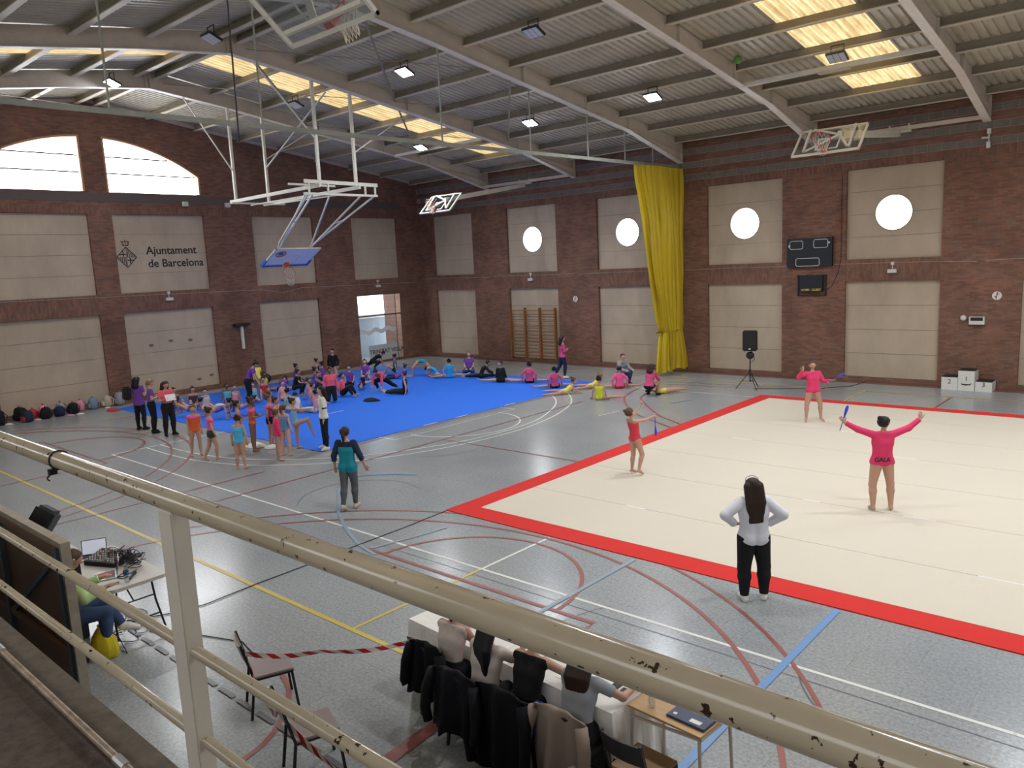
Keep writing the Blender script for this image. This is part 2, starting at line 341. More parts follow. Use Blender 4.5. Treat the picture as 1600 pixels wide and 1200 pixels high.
# end walls
GLASSA = mat('daylit_arch_pane', (.9,.93,1), .3, emit=(.93,.96,1), es=WIN_E*1.5)
def wall_end(name, X0, sgn, door):
    X = lambda d: X0+sgn*d; m = MB(); fn = lambda u,v,t: (X(t), u, v)
    def bx(y0,y1,z0,z1,d0=0,d1=.3): m.box((min(X(d0),X(d1)),y0,z0),(max(X(d0),X(d1)),y1,z1))
    e = [-HW]+[v for c in COLSY for v in c]+[0]
    for i in range(0, len(e), 2): bx(e[i], e[i+1], 0, TOPZ)
    for i, (a, b) in enumerate(COLSY):
        if not (door and i == 5): bx(a, b, 0, BZ)
    bx(-HW, 0, TOPZ+.26, 7.92)
    # gable strips with the arched window opening
    yc = -15.73; R = 6.9; zc = 9.93-R
    ys = sorted(set([-HW, 0, yc, -19.77, -16.12, -15.34, -11.69]+list(np.linspace(-19.77,-11.69,33))+list(np.linspace(-HW,0,9))))
    def base(y, side):
        return zc+math.sqrt(max(0,R*R-(y-yc)**2))
    for a, b in zip(ys[:-1], ys[1:]):
        mid = (a+b)/2; op = (-19.77 < mid < -16.12) or (-15.34 < mid < -11.69)
        za, zb_ = (base(a,0), base(b,0)) if op else (7.92,7.92)
        m.prism([(a,za),(b,zb_),(b,roofz(b)+.02),(a,roofz(a)+.02)], fn, 0, .3)
    wl = struct(m.make(name, BRY)); s = MB()
    for i, (a, b) in enumerate(COLSY): s.prism([(a,M2),(b,M2),(b,M1),(a,M1)], fn, .004, .3)
    s.prism([(-HW,TOPZ),(0,TOPZ),(0,TOPZ+.26),(-HW,TOPZ+.26)], fn, 0, .3); s.make('soldier_course', SOY, wl)
    for i, (a, b) in enumerate(COLSY):
        if not (door and i == 5): slabs(fn, a, b, BZ, M2, wl)
        slabs(fn, a, b, M1, TOPZ, wl)
    k0 = 30 if name == 'wall_left' else 40
    for k, (a, b) in enumerate(((-19.77,-16.12),(-15.34,-11.69))):
        yy = np.linspace(a, b, 21); poly = [(a,7.92),(b,7.92)]+[(y,base(y,0)) for y in yy[::-1]]
        w_ = struct(MB().prism(poly, fn, .24, .26).make('window_%d'%(k0+k), GLASSA))
        f = MB()
        for z in (8.62,9.22):
            lo = [y for y in yy if base(y,0) > z]; f.prism([(lo[0],z-.025),(lo[-1],z-.025),(lo[-1],z+.025),(lo[0],z+.025)], fn, .2, .24)
        f.make('glazing_bar', DARKM, w_)
        rv_ = MB(); pts = [(y,base(y,0)) for y in yy]
        rv_.grid([[fn(y,z,.0) for y,z in pts],[fn(y,z-.07,.0) for y,z in pts],[fn(y,z-.07,.24) for y,z in pts]])
        for yy_ in (a, b):
            s2 = 1 if yy_ == a else -1
            rv_.prism([(yy_,7.92),(yy_+s2*.07,7.92),(yy_+s2*.07,base(yy_,0)-.05),(yy_,base(yy_,0))], fn, -.003, .24)
        rv_.make('window_reveal', mat('orange_brick',(.52,.27,.15),.8), w_)
    return wl
wle = wall_end('wall_left', 0, -1, True); wall_end('wall_right', HL, 1, False)
# smooth grey render band under the arched windows
MB().box((0,-29.5,7.56),(.012,-1.2,7.88)).make('render_band', mat('grey_render',(.13,.105,.095),.9), wle)
# ---- ceiling: corrugated sheets, purlins, frames, skylights
def corr(x0, x1, y0, y1, dz=0):
    xs = []; zs = []; x = x0; P = .22
    prof = [(0,0),(.05,0),(.07,.052),(.14,.052),(.16,0)]
    while x < x1-1e-6:
        for dx, z in prof:
            if x+dx < x1: xs.append(x+dx); zs.append(z)
        x += P
    xs.append(x1); zs.append(0)
    return MB().grid([[(a, y0, roofz(y0)+z+dz) for a, z in zip(xs, zs)], [(a, y1, roofz(y1)+z+dz) for a, z in zip(xs, zs)]])
RID = -HW/2
ce = struct(MB().box((0,RID-.3,11.2),(HL,RID+.3,11.25)).make('ceiling', SHEET))
SKX = [(7.15,8.7),(22.5,24.4),(37.2,38.8)]
cuts = [0]+[v for c in SKX for v in c]+[HL]
for s_ in (0,1):
    fy = (lambda y: y) if s_ == 0 else (lambda y: -HW-y)
    for i in range(len(cuts)-1):
        if i % 2 == 0: corr(cuts[i], cuts[i+1], fy(.3) if 0 else fy(0.), fy(RID)).make('roof_sheet', SHEET, ce)
        else:
            corr(cuts[i], cuts[i+1], fy(0.), fy(-2.2)).make('roof_sheet', SHEET, ce)
            corr(cuts[i], cuts[i+1], fy(-2.2), fy(RID), .0).make('skylight_sheet', SKYM, ce)
# outer roof eave closure
for yy in (0,-HW): MB().box((-.3,yy-.3 if yy else 0,8.9),(HL+.3,yy if yy else .3,9.05)).make('eave_closure', GREYBLOCK, ce)
PY = [-.45-1.87*k for k in range(9)]
bays = [0]+FX+[HL]; puc = {}
for i in range(len(bays)-1):
    L = bays[i+1]-bays[i]
    if round(L,2) not in puc:
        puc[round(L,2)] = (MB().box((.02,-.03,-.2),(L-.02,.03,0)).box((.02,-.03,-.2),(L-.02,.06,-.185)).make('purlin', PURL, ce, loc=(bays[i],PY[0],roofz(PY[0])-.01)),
                           MB().box((.03,-.10,-.225),(L-.03,.05,-.2)).make('purlin_flange', stained('purlin_highlight',(.62,.55,.43),.5,3,.1), ce, loc=(bays[i],PY[0],roofz(PY[0])-.01)))  # bright lower edge of the purlins put into a paler steel colour
        skip = True
    else: skip = False
    for s_ in (0,1):
        for k, y in enumerate(PY):
            yy = y if s_ == 0 else -HW-y
            if skip and s_ == 0 and k == 0: continue
            for q in puc[round(L,2)]: copyobj(q, ce, (bays[i], yy, roofz(yy)-.01))
# steel frames
FLG = stained('flange_highlight',(.74,.68,.58),.45,3,.1)  # paler than the rafter web: underside highlight painted into the steel
def rafter(x):
    for s_ in (0,1):
        fy = (lambda y: y) if s_ == 0 else (lambda y: -HW-y)
        top = [(0,-.03),(-3.7,-.03),(-14.6,-.03),(RID,-.03)]; bot = [(RID,-.58),(-14.9,-.55),(-13.2,-.5),(-3.7,-.5),(0,-.86)]
        poly = [(fy(y), roofz(y)+d) for y, d in top+bot]
        w_ = MB().prism(poly, lambda u,v,t: (t,u,v), x-.02, x+.02)
        w_.prism([(fy(0),roofz(0)-.5),(fy(-3.7),roofz(-3.7)-.5),(fy(-3.7),roofz(-3.7)-.52),(fy(0),roofz(0)-.52)], lambda u,v,t: (t,u,v), x-.09, x+.09)
        for y, d in ((-.03,-.86),(-3.7,-.5),(-6.2,-.5),(-9.3,-.5),(-15.65,-.58)): w_.box((x-.1,min(fy(y),fy(y-.03)),roofz(y)+d),(x+.1,max(fy(y),fy(y-.03)),roofz(y)-.04))
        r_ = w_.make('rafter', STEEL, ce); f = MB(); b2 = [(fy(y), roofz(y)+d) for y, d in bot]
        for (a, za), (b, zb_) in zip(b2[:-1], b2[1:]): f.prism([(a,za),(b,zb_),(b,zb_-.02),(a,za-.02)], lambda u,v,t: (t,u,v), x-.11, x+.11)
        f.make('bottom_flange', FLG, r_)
for x in FX: rafter(x)
# bracing bars between frames
br = MB()
for i in range(0, 7):
    for (ya, yb) in ((-4.2,-9.8),(-9.8,-15.2)):
        x0, x1 = FX[i], FX[i+1]
        if i in (0,1): 
            br.bar((x0,ya,roofz(ya)-.32),(x1,yb,roofz(yb)-.32),.06,.01); br.bar((x0,yb,roofz(yb)-.3),(x1,ya,roofz(ya)-.3),.06,.01)
br.bar((0,-15.7,10.95),(5.05,-21.3,10.0),.06,.02); br.bar((5.05,-10,9.9),(0,-15.7,10.9),.06,.02)
br.make('wind_brace', PURL, ce)
# gable end: slim steel angle along the end wall top
g_ = MB()
for s_ in (0,1):
    fy = (lambda y: y) if s_ == 0 else (lambda y: -HW-y)
    g_.prism([(fy(0),roofz(0)-.02),(fy(RID),roofz(RID)-.02),(fy(RID),roofz(RID)-.16),(fy(0),roofz(0)-.16)], lambda u,v,t: (t,u,v), 0, .05)
g_.make('gable_angle', STEEL, ce)
MB().box((20.5,-5.66,9.24),(25.6,-5.54,9.36)).make('tie_beam', STEELW, ce); MB().box((5.1,-5.66,9.2),(10.1,-5.56,9.3)).make('tie_beam', STEELW, ce)
MB().box((22.7,-5.7,9.18),(23.5,-5.5,9.24)).make('beam_bracket', STEEL, ce)
# ---- gallery slab, and its conduit
RY, GZ = -26.751, 2.94
gs = struct(MB().prism([(-26.69,2.94),(-26.69,2.62),(-HW,2.62),(-HW,2.94)], lambda u,v,t: (t,u,v), 0, HL).make('floor_gallery', stained('gallery_concrete',(.085,.064,.046),.9,16,.55,bmp=1.0)))
MB().box((0,-26.80,2.94),(HL,-26.69,2.955)).make('edge_strip', stained('edge_concrete',(.12,.098,.072),.9,14,.35,bmp=.5), gs)
cd = thing('conduit_pipe','thin steel conduit pipe lying along the gallery edge below the railing','pipe',(26,-26.81,2.955))
mc = MB(); mc.o = Vector((26,-26.81,2.955)); mc.tube([(18,-26.81,2.974),(31,-26.81,2.974)],.014,10); mc.make('pipe', stained('worn_pipe',(.36,.29,.22),.4,25,.4,metal=.3), cd, smooth=True)
for x in (20.2,23.9,26.35,27.02,28.3):
    mc = MB(); mc.o = Vector((26,-26.81,2.955)); mc.tube([(x-.04,-26.81,2.974),(x+.04,-26.81,2.974)],.018,10); mc.make('coupling', CHROME, cd)
# ---- railing
def railmat():
    m = mat('cream_rail_paint', (.34,.29,.20), .17); g = nd(m,'ShaderNodeNewGeometry'); n = noise(m, g.outputs['Position'], 38, 4, .55); n2 = noise(m, g.outputs['Position'], 3, 4, .6); n4 = noise(m, g.outputs['Position'], 5, 2, .5)
    r2_ = ramp(m, n2.outputs['Fac'], [(.3,(.40,.345,.235)),(.7,(.50,.435,.32))])
    ad = nd(m,'ShaderNodeMath', operation='MULTIPLY_ADD'); lk(m, n4.outputs['Fac'], ad.inputs[0]); ad.inputs[1].default_value = .28; lk(m, n.outputs['Fac'], ad.inputs[2])
    r = ramp(m, ad.outputs[0], [(.80,(0,0,0)),(.81,(1,1,1))])
    setc(m, mix(m, r.outputs[0], r2_.outputs[0], (.045,.025,.015))); bump(m, n2.outputs['Fac'], .1, .01); return m
RAILM = railmat()
rl = thing('railing','cream painted steel gallery railing with three pipe rails and chipped paint','railing',(28.775,-26.75,GZ))
O = Vector((28.775,-26.75,GZ))
def rb(): 
    b = MB(); b.o = O; return b
rb().tube([(x,-26.751,3.938) for x in np.linspace(12,34.9,60)],.0305,24).make('handrail', RAILM, rl, smooth=True)
rb().tube([(12,-26.751,3.505),(34.9,-26.751,3.505)],.017,16).make('middle_rail', RAILM, rl, smooth=True)
rb().tube([(12,-26.751,3.232),(34.9,-26.751,3.232)],.017,16).make('lower_rail', RAILM, rl, smooth=True)
for xp in (28.775,26.0-.35,22.6,19.5,16.4,31.9+.6):
    rb().box((xp-.041,-26.777,GZ),(xp+.041,-26.727,3.915)).make('post', stained('post_paint',(.66,.62,.53),.4,5,.06), rl, bev=.004)
zt = rb(); X0 = 27.83 - .0
zt = rb(); ringp = [(27.92+.004*math.sin(a*2), -26.751+.033*math.cos(a), 3.938+.033*math.sin(a)) for a in np.linspace(0,2*math.pi,25)]
t_ = thing('cable_tie','black cable tie looped round the handrail','cable tie',(27.92,-26.751,3.905))
zt.o = Vector((27.92,-26.751,3.905)); zt.tube(ringp,.0032,6); zt.make('loop', BLACK, t_)
zt = MB(); zt.o = Vector((27.92,-26.751,3.905)); zt.box((27.91,-26.79,3.893),(27.93,-26.765,3.912)); zt.tube([(27.92,-26.78,3.9),(27.93,-26.80,3.885),(27.95,-26.80,3.88)],.003,6); zt.make('buckle', BLACK, t_)
# ---- competition carpet and blue mat
REDC = cloth('red_carpet',(.62,.035,.03),.9,3); BEI = cloth('beige_carpet',(.63,.575,.475),.9,1.2); BLU = cloth('blue_carpet',(.022,.155,.76),.6,1.4)
ct = thing('gymnastics_carpet','large beige competition carpet with a red border','carpet',(20.4,-18.05,0))
def cbx(a, b, n, m_):
    q = MB(); q.o = Vector((20.4,-18.05,0)); q.box(a,b); return q.make(n, m_, ct)
cbx((20.4,-18.05,0.001),(34.4,-17.58,.016),'red_border',REDC); cbx((20.4,-4.52,.001),(34.4,-4.05,.016),'red_border',REDC)
cbx((20.4,-17.58,.001),(20.87,-4.52,.016),'red_border',REDC); cbx((33.93,-17.58,.001),(34.4,-4.52,.016),'red_border',REDC)
ys = [-17.58,-16.0,-13.95,-12.0,-10.03,-8.08,-6.1,-4.52]
for a, b in zip(ys[:-1], ys[1:]): cbx((20.87,a+.006,.001),(33.93,b-.006,.018),'carpet_strip',BEI)
for x_, y_, l in ((23.1,-16.0,.4),(25.6,-13.95,.3),(27.3,-13.95,.5),(22.3,-10.03,.5),(24.2,-8.08,.5),(26.0,-10.03,.5),(28.8,-16.0,.6),(20.9,-14.3,.02)): cbx((x_,y_-.02,.018),(x_+l,y_+.02,.0195),'white_tape',WHITE)
bt = thing('blue_carpet','bright blue warm-up carpet with the seated children on it','carpet',(1.4,-16.5,0))
for k in range(6):
    q = MB(); q.o = Vector((1.4,-16.5,0)); a = 1.4+12.7*k/6; b = 1.4+12.7*(k+1)/6
    rows = []
    for y in np.linspace(-16.5,-4.1,60): rows.append([(x, y, .010+.007*(.5+.5*math.sin(y*2.6+x*1.9+math.sin(x*1.3)*2)*math.sin(x*.7+k))) for x in np.linspace(a+.004,b-.004,12)])
    q.grid(rows); q.box((a+.004,-16.5,.001),(b-.004,-4.1,.009)); q.make('carpet_strip', BLU, bt, smooth=False)
q = MB(); q.o = Vector((1.4,-16.5,0)); q.box((9.75,-13.3,.019),(9.79,-12.6,.021)); 
q.make('white_tape', WHITE, bt)
for y_ in (-12.9,-11.6,-9.4,-7.2,-5.6):
    q = MB(); q.o = Vector((1.4,-16.5,0)); q.box((14.07,y_,.017),(14.11,y_+.5,.021)); q.make('white_tape', WHITE, bt)
# ---- cable taped over the floor
t_ = MB().tube([(20.44,-18.08,.012),(20.50,-19.2,.012),(20.52,-20.28,.012),(20.56,-21.17,.012),(20.57,-22.13,.012),(20.62,-22.94,.012),(20.49,-23.39,.012),(20.2,-23.9,.012)],.007,6).make('floor_cable', BLACK)
tag(t_,'black audio cable running straight from the carpet corner to the sound table','cable')
t_ = MB().tube([(19.7,-3.1,.01),(20.6,-2.6,.01),(21.6,-2.1,.01),(22.3,-1.2,.01),(22.4,-.2,.01)],.009,6).make('power_cable', BLACK)
tag(t_,'black power cable running from the tripod loudspeaker to the back wall','cable')
# ---- yellow curtain bundle, its rail and rods
YEL = cloth('yellow_curtain',(.60,.44,.025),.5); YEL2 = cloth('yellow_curtain_dark',(.42,.32,.02),.55)
cr = thing('curtain_rail','pale green steel rail for the dividing curtain slung under the roof frame','rail',(15.25,0,7.9))
q = MB(); q.o = Vector((15.25,0,7.9)); q.bar((15.25,-.02,7.95),(15.25,-16,7.78),.07,.10).bar((15.25,-16,7.78),(15.25,-27,7.68),.07,.10); q.make('track', RAILT, cr)
for y in (-1.9,-3.75,-5.95,-8.9,-12.6,-18.0,-21.2):
    q = MB(); q.o = Vector((15.25,0,7.9)); q.tube([(15.25,y,7.9 if y>-12 else 7.75),(15.25,y,roofz(y)-.5)],.022,8); q.make('hanger_rod', RAILT, cr)
cu = thing('curtain','yellow dividing curtain gathered beside the brick pier and tied near its foot','curtain',(15.25,-1.0,0))
rng = random.Random(3)
LV = [(7.86,-3.15,-.10,.26),(7.4,-3.1,-.08,.28),(6.9,-2.94,-.05,.28),(6.0,-2.72,-.05,.28),(4.6,-2.52,-.06,.27),(3.6,-2.36,-.06,.26),(2.3,-2.02,-.1,.24),(1.85,-1.84,-.16,.22),(1.66,-1.74,-.22,.2)]
LV2 = [(1.66,-1.74,-.22,.2),(1.55,-1.8,-.2,.24),(1.1,-1.9,-.1,.3),(.5,-2.0,-.0,.34),(.06,-2.02,.0,.36)]
def drape(levels, nf, seed, skirt=False):
    rg = random.Random(seed); ph = [rg.uniform(-.5,.5) for _ in range(nf)]; am = [rg.uniform(.5,1.15) for _ in range(nf)]; N = nf*8; rows = []
    zs = np.linspace(levels[0][0], levels[-1][0], 34 if not skirt else 14)
    for z in zs:
        L = levels
        for i in range(len(L)-1):
            if L[i][0] >= z >= L[i+1][0]: t = (L[i][0]-z)/(L[i][0]-L[i+1][0]); break
        y0, y1, dp = [L[i][j]+(L[i+1][j]-L[i][j])*t for j in (1,2,3)]
        row = []
        for k in range(N+1):
            u = k/N; j = min(int(u*nf), nf-1); a = 2*math.pi*(u*nf+ph[j]*.15+.12*math.sin(z*1.1+j))
            sw = .02*math.sin(z*.9+j*1.7)
            row.append((15.25+.02+dp*(.55*am[j]*math.cos(a)*.8+.25*math.sin(u*9+z*.5))*.8, min(-.005,y0+(y1-y0)*(u+.25/nf*math.sin(a))+sw), z+(.12*abs(math.sin(u*7)) if skirt and z < .2 else 0)))
        rows.append(row)
    return rows
q = MB(); q.o = Vector((15.25,-1,0)); q.grid(drape(LV,12,5)); o_ = q.make('gathered_cloth', YEL, cu, smooth=True); md = o_.modifiers.new('thick','SOLIDIFY'); md.thickness = .006
q = MB(); q.o = Vector((15.25,-1,0)); r_ = drape(LV,9,11); q.grid([[(x+.13,y*.97-.02,z) for x,y,z in r] for r in r_]); q.make('gathered_cloth', YEL, cu, smooth=True)
q = MB(); q.o = Vector((15.25,-1,0)); q.grid(drape(LV2,8,8,True)); q.make('tied_foot', YEL, cu, smooth=True)
q = MB(); q.o = Vector((15.25,-1,0)); r_ = drape(LV2,7,2,True); q.grid([[(x+.16,y*.97-.02,z) for x,y,z in r] for r in r_]); q.make('tied_foot', YEL, cu, smooth=True)
q = MB(); q.o = Vector((15.25,-1,0)); q.tube([(15.25+.27*math.cos(a), -.98+.78*math.sin(a), 1.66+.05*math.sin(a)) for a in np.linspace(0,2*math.pi,30)],.02,6); q.make('tie_rope', YEL2, cu)
# ---- floodlights
LAMPON = mat('lit_led',(1,1,1),emit=(.82,.88,1),es=40); LAMPOFF = mat('led_lens',(.55,.58,.62),.2)
def floodlight(x, y, on, label):
    yy = y; zr = roofz(y)-.24; t = thing('floodlight', label, 'light', (x,y,zr), 0, 'floodlights hung from the purlins')
    MB().bar((-.16,0,0),(-.16,0,-.26),.025,.012).bar((.16,0,0),(.16,0,-.26),.025,.012).bar((-.17,0,0),(.17,0,0),.03,.02).make('bracket', DARKM, t)
    M_ = Matrix.Translation((0,0,-.28))@Matrix.Rotation(math.radians(-24),4,'X')
    h = MB().box((-.24,-.19,-.03),(.24,.19,.03),M_)
    for k in range(9): h.box((-.18+.04*k,-.15,.03),(-.17+.04*k,.15,.06),M_)
    h.make('housing', DARKM, t)
    for k in range(3): MB().box((-.22+.15*k,-.17,-.038),(-.085+.15*k,.17,-.031),M_).make('led_panel', LAMPON if on else LAMPOFF, t)
    if on:
        ld = bpy.data.lights.new('flood','AREA'); ld.shape = 'RECTANGLE'; ld.size = .36; ld.size_y = .3; ld.energy = LAMP_W; ld.color = (.93,.96,1); ld.spread = math.radians(150)
        lo = bpy.data.objects.new('light_source', ld); COL.objects.link(lo); lo.parent = t; lo.location = (0,0,-.34)
SEC = 'second row from the back wall'
floodlight(13.05,-6.23,1,'lit floodlight in the row nearest the back wall, between the two middle frames'); floodlight(17.95,-6.28,1,'lit floodlight in the row nearest the back wall, left of the second skylight')
floodlight(7.15,-6.0,1,'lit floodlight farthest along the back wall row, near the hall corner'); floodlight(23.45,-6.4,0,'unlit floodlight hanging below the right skylight')
floodlight(13.15,-11.93,1,'lit floodlight in the second row, right of the folded ceiling hoop'); floodlight(18.03,-11.95,0,'unlit floodlight at top centre in the second row')
floodlight(7.6,-11.95,0,'unlit floodlight beside the left skylight'); floodlight(5.76,-17.1,1,'lit floodlight by the ridge at far left'); floodlight(11.66,-17.0,0,'unlit floodlight at upper left beyond the ridge')
for x_, w_ in ((23.2,'left'),(28.3,'middle'),(33.4,'right')): floodlight(x_,-12,1,'unseen lit floodlight above the centre of the beige carpet, %s part'%w_); floodlight(x_+.1,-17.9,1,'unseen lit floodlight above the near edge of the beige carpet, %s part'%w_)  # floodlights from here on are out of view, added for their light
for x_, w_ in ((28.4,'middle'),(33.5,'right')): floodlight(x_,-6.3,1,'unseen lit floodlight above the far edge of the beige carpet, %s part'%w_)
floodlight(12.9,-23.5,1,'unseen lit floodlight above the gallery side left of the sound table')
# ---- basket parts
ORA = mat('orange_rim',(.75,.13,.04),.4); REDR = mat('red_rim',(.6,.06,.04),.4); NETM = cloth('net_cord',(.68,.64,.56)); BLUP = mat('blue_pad',(.03,.13,.55),.5)
def hoop(parent, M, rim=ORA, drop=None, net=True):
    # local frame: x right along the board, y out of the board, z up along it; origin at plate
    q = MB(); q.tube([M@Vector((.225*math.sin(a), .15+.225-.225*math.cos(a), 0)) for a in np.linspace(0,2*math.pi,33)],.012,8); q.box((-.08,0,-.1),(.08,.02,.06),M); q.bar(M@Vector((-.07,0,-.02)),M@Vector((-.09,.2,0)),.02); q.bar(M@Vector((.07,0,-.02)),M@Vector((.09,.2,0)),.02)
    q.prism([(-.09,.01),(.09,.01),(.06,.16),(-.06,.16)], lambda u,v,t: M@Vector((u,v,t)), -.01, .01); q.make('rim', rim, parent)
    if net:
        c = M@Vector((0,.375,0)); d = Vector(drop) if drop else Vector((0,0,-1)); ax = (M.to_3x3()@Vector((1,0,0))); ay = (M.to_3x3()@Vector((0,1,0))); q = MB()
        def P(k, l):
            t = 2*math.pi*(k+.5*(l%2))/12; r = (.225,.19,.15,.125,.13)[l]; return c+ax*r*math.cos(t)+(ay*r*math.sin(t))*(1-.08*l)+d*(.10*l)
        for l in range(4):
            for k in range(12):
                q.tube([P(k,l),P(k,l+1)],.005,4,False); q.tube([P(k,l),P(k-1 if l%2==0 else k+1,l+1)],.005,4,False)
        q.make('net', NETM, parent)
def board(parent, M, glass, fr, w=1.8, h=1.05, pads=False):
    # board plane local x,z ; centre of board at origin; y is front
    MB().box((-w/2+.03,-.012,-h/2+.03),(w/2-.03,.0,h/2-.03),M).make('backboard', glass, parent)
    q = MB()
    for a, b in (((-w/2,-.04,-h/2),(w/2,.012,-h/2+.05)),((-w/2,-.04,h/2-.05),(w/2,.012,h/2)),((-w/2,-.04,-h/2),(-w/2+.05,.012,h/2)),((w/2-.05,-.04,-h/2),(w/2,.012,h/2))): q.box(a,b,M)
    q.make('board_frame', fr, parent)
    q = MB()
    for a, b in (((-.3,.001,-.38),(.3,.006,-.34)),((-.3,.001,.05),(.3,.006,.09)),((-.3,.001,-.38),(-.26,.006,.09)),((.26,.001,-.38),(.3,.006,.09))): q.box(a,b,M)
    q.make('target_square', WHITE, parent)
    if pads:
        for s in (-1,1): MB().box((min(s*w/2,s*(w/2-.03))-(.03 if s<0 else 0),-.06,-h/2-.05),(max(s*w/2,s*(w/2-.03))+(.03 if s>0 else 0),.05,-h/2+.32),M).make('edge_pad', BLUP, parent)
        MB().box((-w/2,-.06,-h/2-.05),(-.12,.05,-h/2+.01),M).box((.12,-.06,-h/2-.05),(w/2,.05,-h/2+.01),M).make('edge_pad', BLUP, parent)
# folding hoop hung from the roof
hg = thing('ceiling_hoop','white ceiling-hung folding basketball hoop with blue padded board over the blue carpet','basketball hoop',(7.6,-12.3,7.2))
def hb():
    b = MB(); b.o = Vector((7.6,-12.3,7.2)); return b
for x_, y_, nm in ((5.05,-13.02,0),(5.05,-11.72,0),(10.15,-13.05,0),(10.15,-11.65,0)):
    hb().bar((x_,y_,roofz(y_)-.5),(x_,y_,7.22),.085,.085,(0,1,0)).make('hanger_post', STEELW, hg)
for (a, b) in (((5.05,-13.02,8.2),(5.05,-14.6,roofz(-14.6)-.52)),((5.05,-11.72,8.7),(5.05,-9.7,roofz(-9.7)-.52)),((10.15,-13.05,8.6),(10.15,-15.0,roofz(-15)-.52)),((10.15,-11.65,8.3),(10.15,-9.2,roofz(-9.2)-.52)),((5.05,-11.72,8.4),(9.0,-11.72,roofz(-11.72)-.3)),):
    hb().bar(a,b,.05,.03).make('diagonal_stay', STEELW, hg)
for y_ in (-13.15,-11.62): hb().bar((4.9,y_,7.18),(10.3,y_,7.22),.06,.11).make('long_beam', STEELW, hg)
hb().bar((10.15,-13.6,7.34),(10.15,-10.8,7.32),.06,.11).make('cross_beam', STEELW, hg)
hb().bar((10.15,-13.65,6.97),(10.15,-10.82,6.98),.06,.07).make('hinge_axle', STEELW, hg)
hb().bar((9.75,-13.9,7.28),(9.75,-12.2,7.28),.06,.06).make('cross_beam', STEELW, hg); hb().bar((5.4,-13.4,7.1),(5.4,-11.3,7.1),.06,.06).make('cross_beam', STEELW, hg)
for y_ in (-13.45,-12.75,-11.3,-10.9): hb().bar((10.15,y_,7.32),(10.15,y_,6.95),.05).make('drop_link', STEELW, hg)
hb().bar((5.3,-12.6,7.05),(9.9,-12.9,7.02),.04).bar((5.3,-12.1,7.05),(9.9,-12.0,7.02),.04).make('pull_rod', STEELW, hg)
for y_ in (-13.5,-10.95):
    sd = 1 if y_ < -12 else -1
    hb().bar((10.15,y_,6.97),(7.55,-12.3-sd*.72,5.62),.05).make('arm', STEELW, hg)
    hb().bar((9.85,y_+sd*.35,6.97),(7.3,-12.3-sd*.62,5.42),.05).make('arm', STEELW, hg)
    hb().bar((8.85,y_*.5+.5*(-12.3-sd*.72),6.28),(8.6,y_*.5+.5*(-12.3-sd*.62)+sd*.17,6.2),.045).make('arm_spacer', STEELW, hg)
hb().bar((10.0,-13.5,6.97),(7.45,-12.95,5.45),.045).make('arm', STEELW, hg); hb().bar((10.0,-12.6,6.97),(7.45,-11.75,5.45),.045).make('arm', STEELW, hg)
hb().bar((7.55,-13.02,5.62),(7.3,-12.92,5.42),.045).bar((7.55,-11.58,5.62),(7.3,-11.68,5.42),.045).make('board_bracket', STEELW, hg)
top = Vector((7.46,-12.2,5.42)); bot_ = Vector((6.46,-12.2,4.9)); c_ = (top+bot_)/2; zu = (top-bot_).normalized(); xr = Vector((0,1,0)); yn = zu.cross(xr).normalized()
if yn.z > 0: yn = -yn; 
MBd = Matrix(((xr.x,yn.x,zu.x,c_.x-7.6),(xr.y,yn.y,zu.y,c_.y+12.3),(xr.z,yn.z,zu.z,c_.z-7.2),(0,0,0,1)))
BW = mat('white_board',(.86,.84,.80),.35); board(hg, MBd, BW, STEELW, 1.8, 1.1, True)
q = MB(); q.tube([MBd@Vector((-.55+.17*math.cos(a), .012, .22+.17*math.sin(a))) for a in np.linspace(0,2*math.pi,25)],.022,6); q.make('board_emblem', mat('emblem_orange',(.45,.2,.07),.5), hg)
MB().prism([(-.55+.1*math.cos(a), .22+.1*math.sin(a)) for a in np.linspace(0,2*math.pi,12)[:-1]], lambda u,v,t: MBd@Vector((u,t,v)), .002, .01).make('board_emblem', mat('emblem_blue',(.08,.12,.3),.5), hg)
hoop(hg, MBd@Matrix.Translation((0,.0,-.45)))
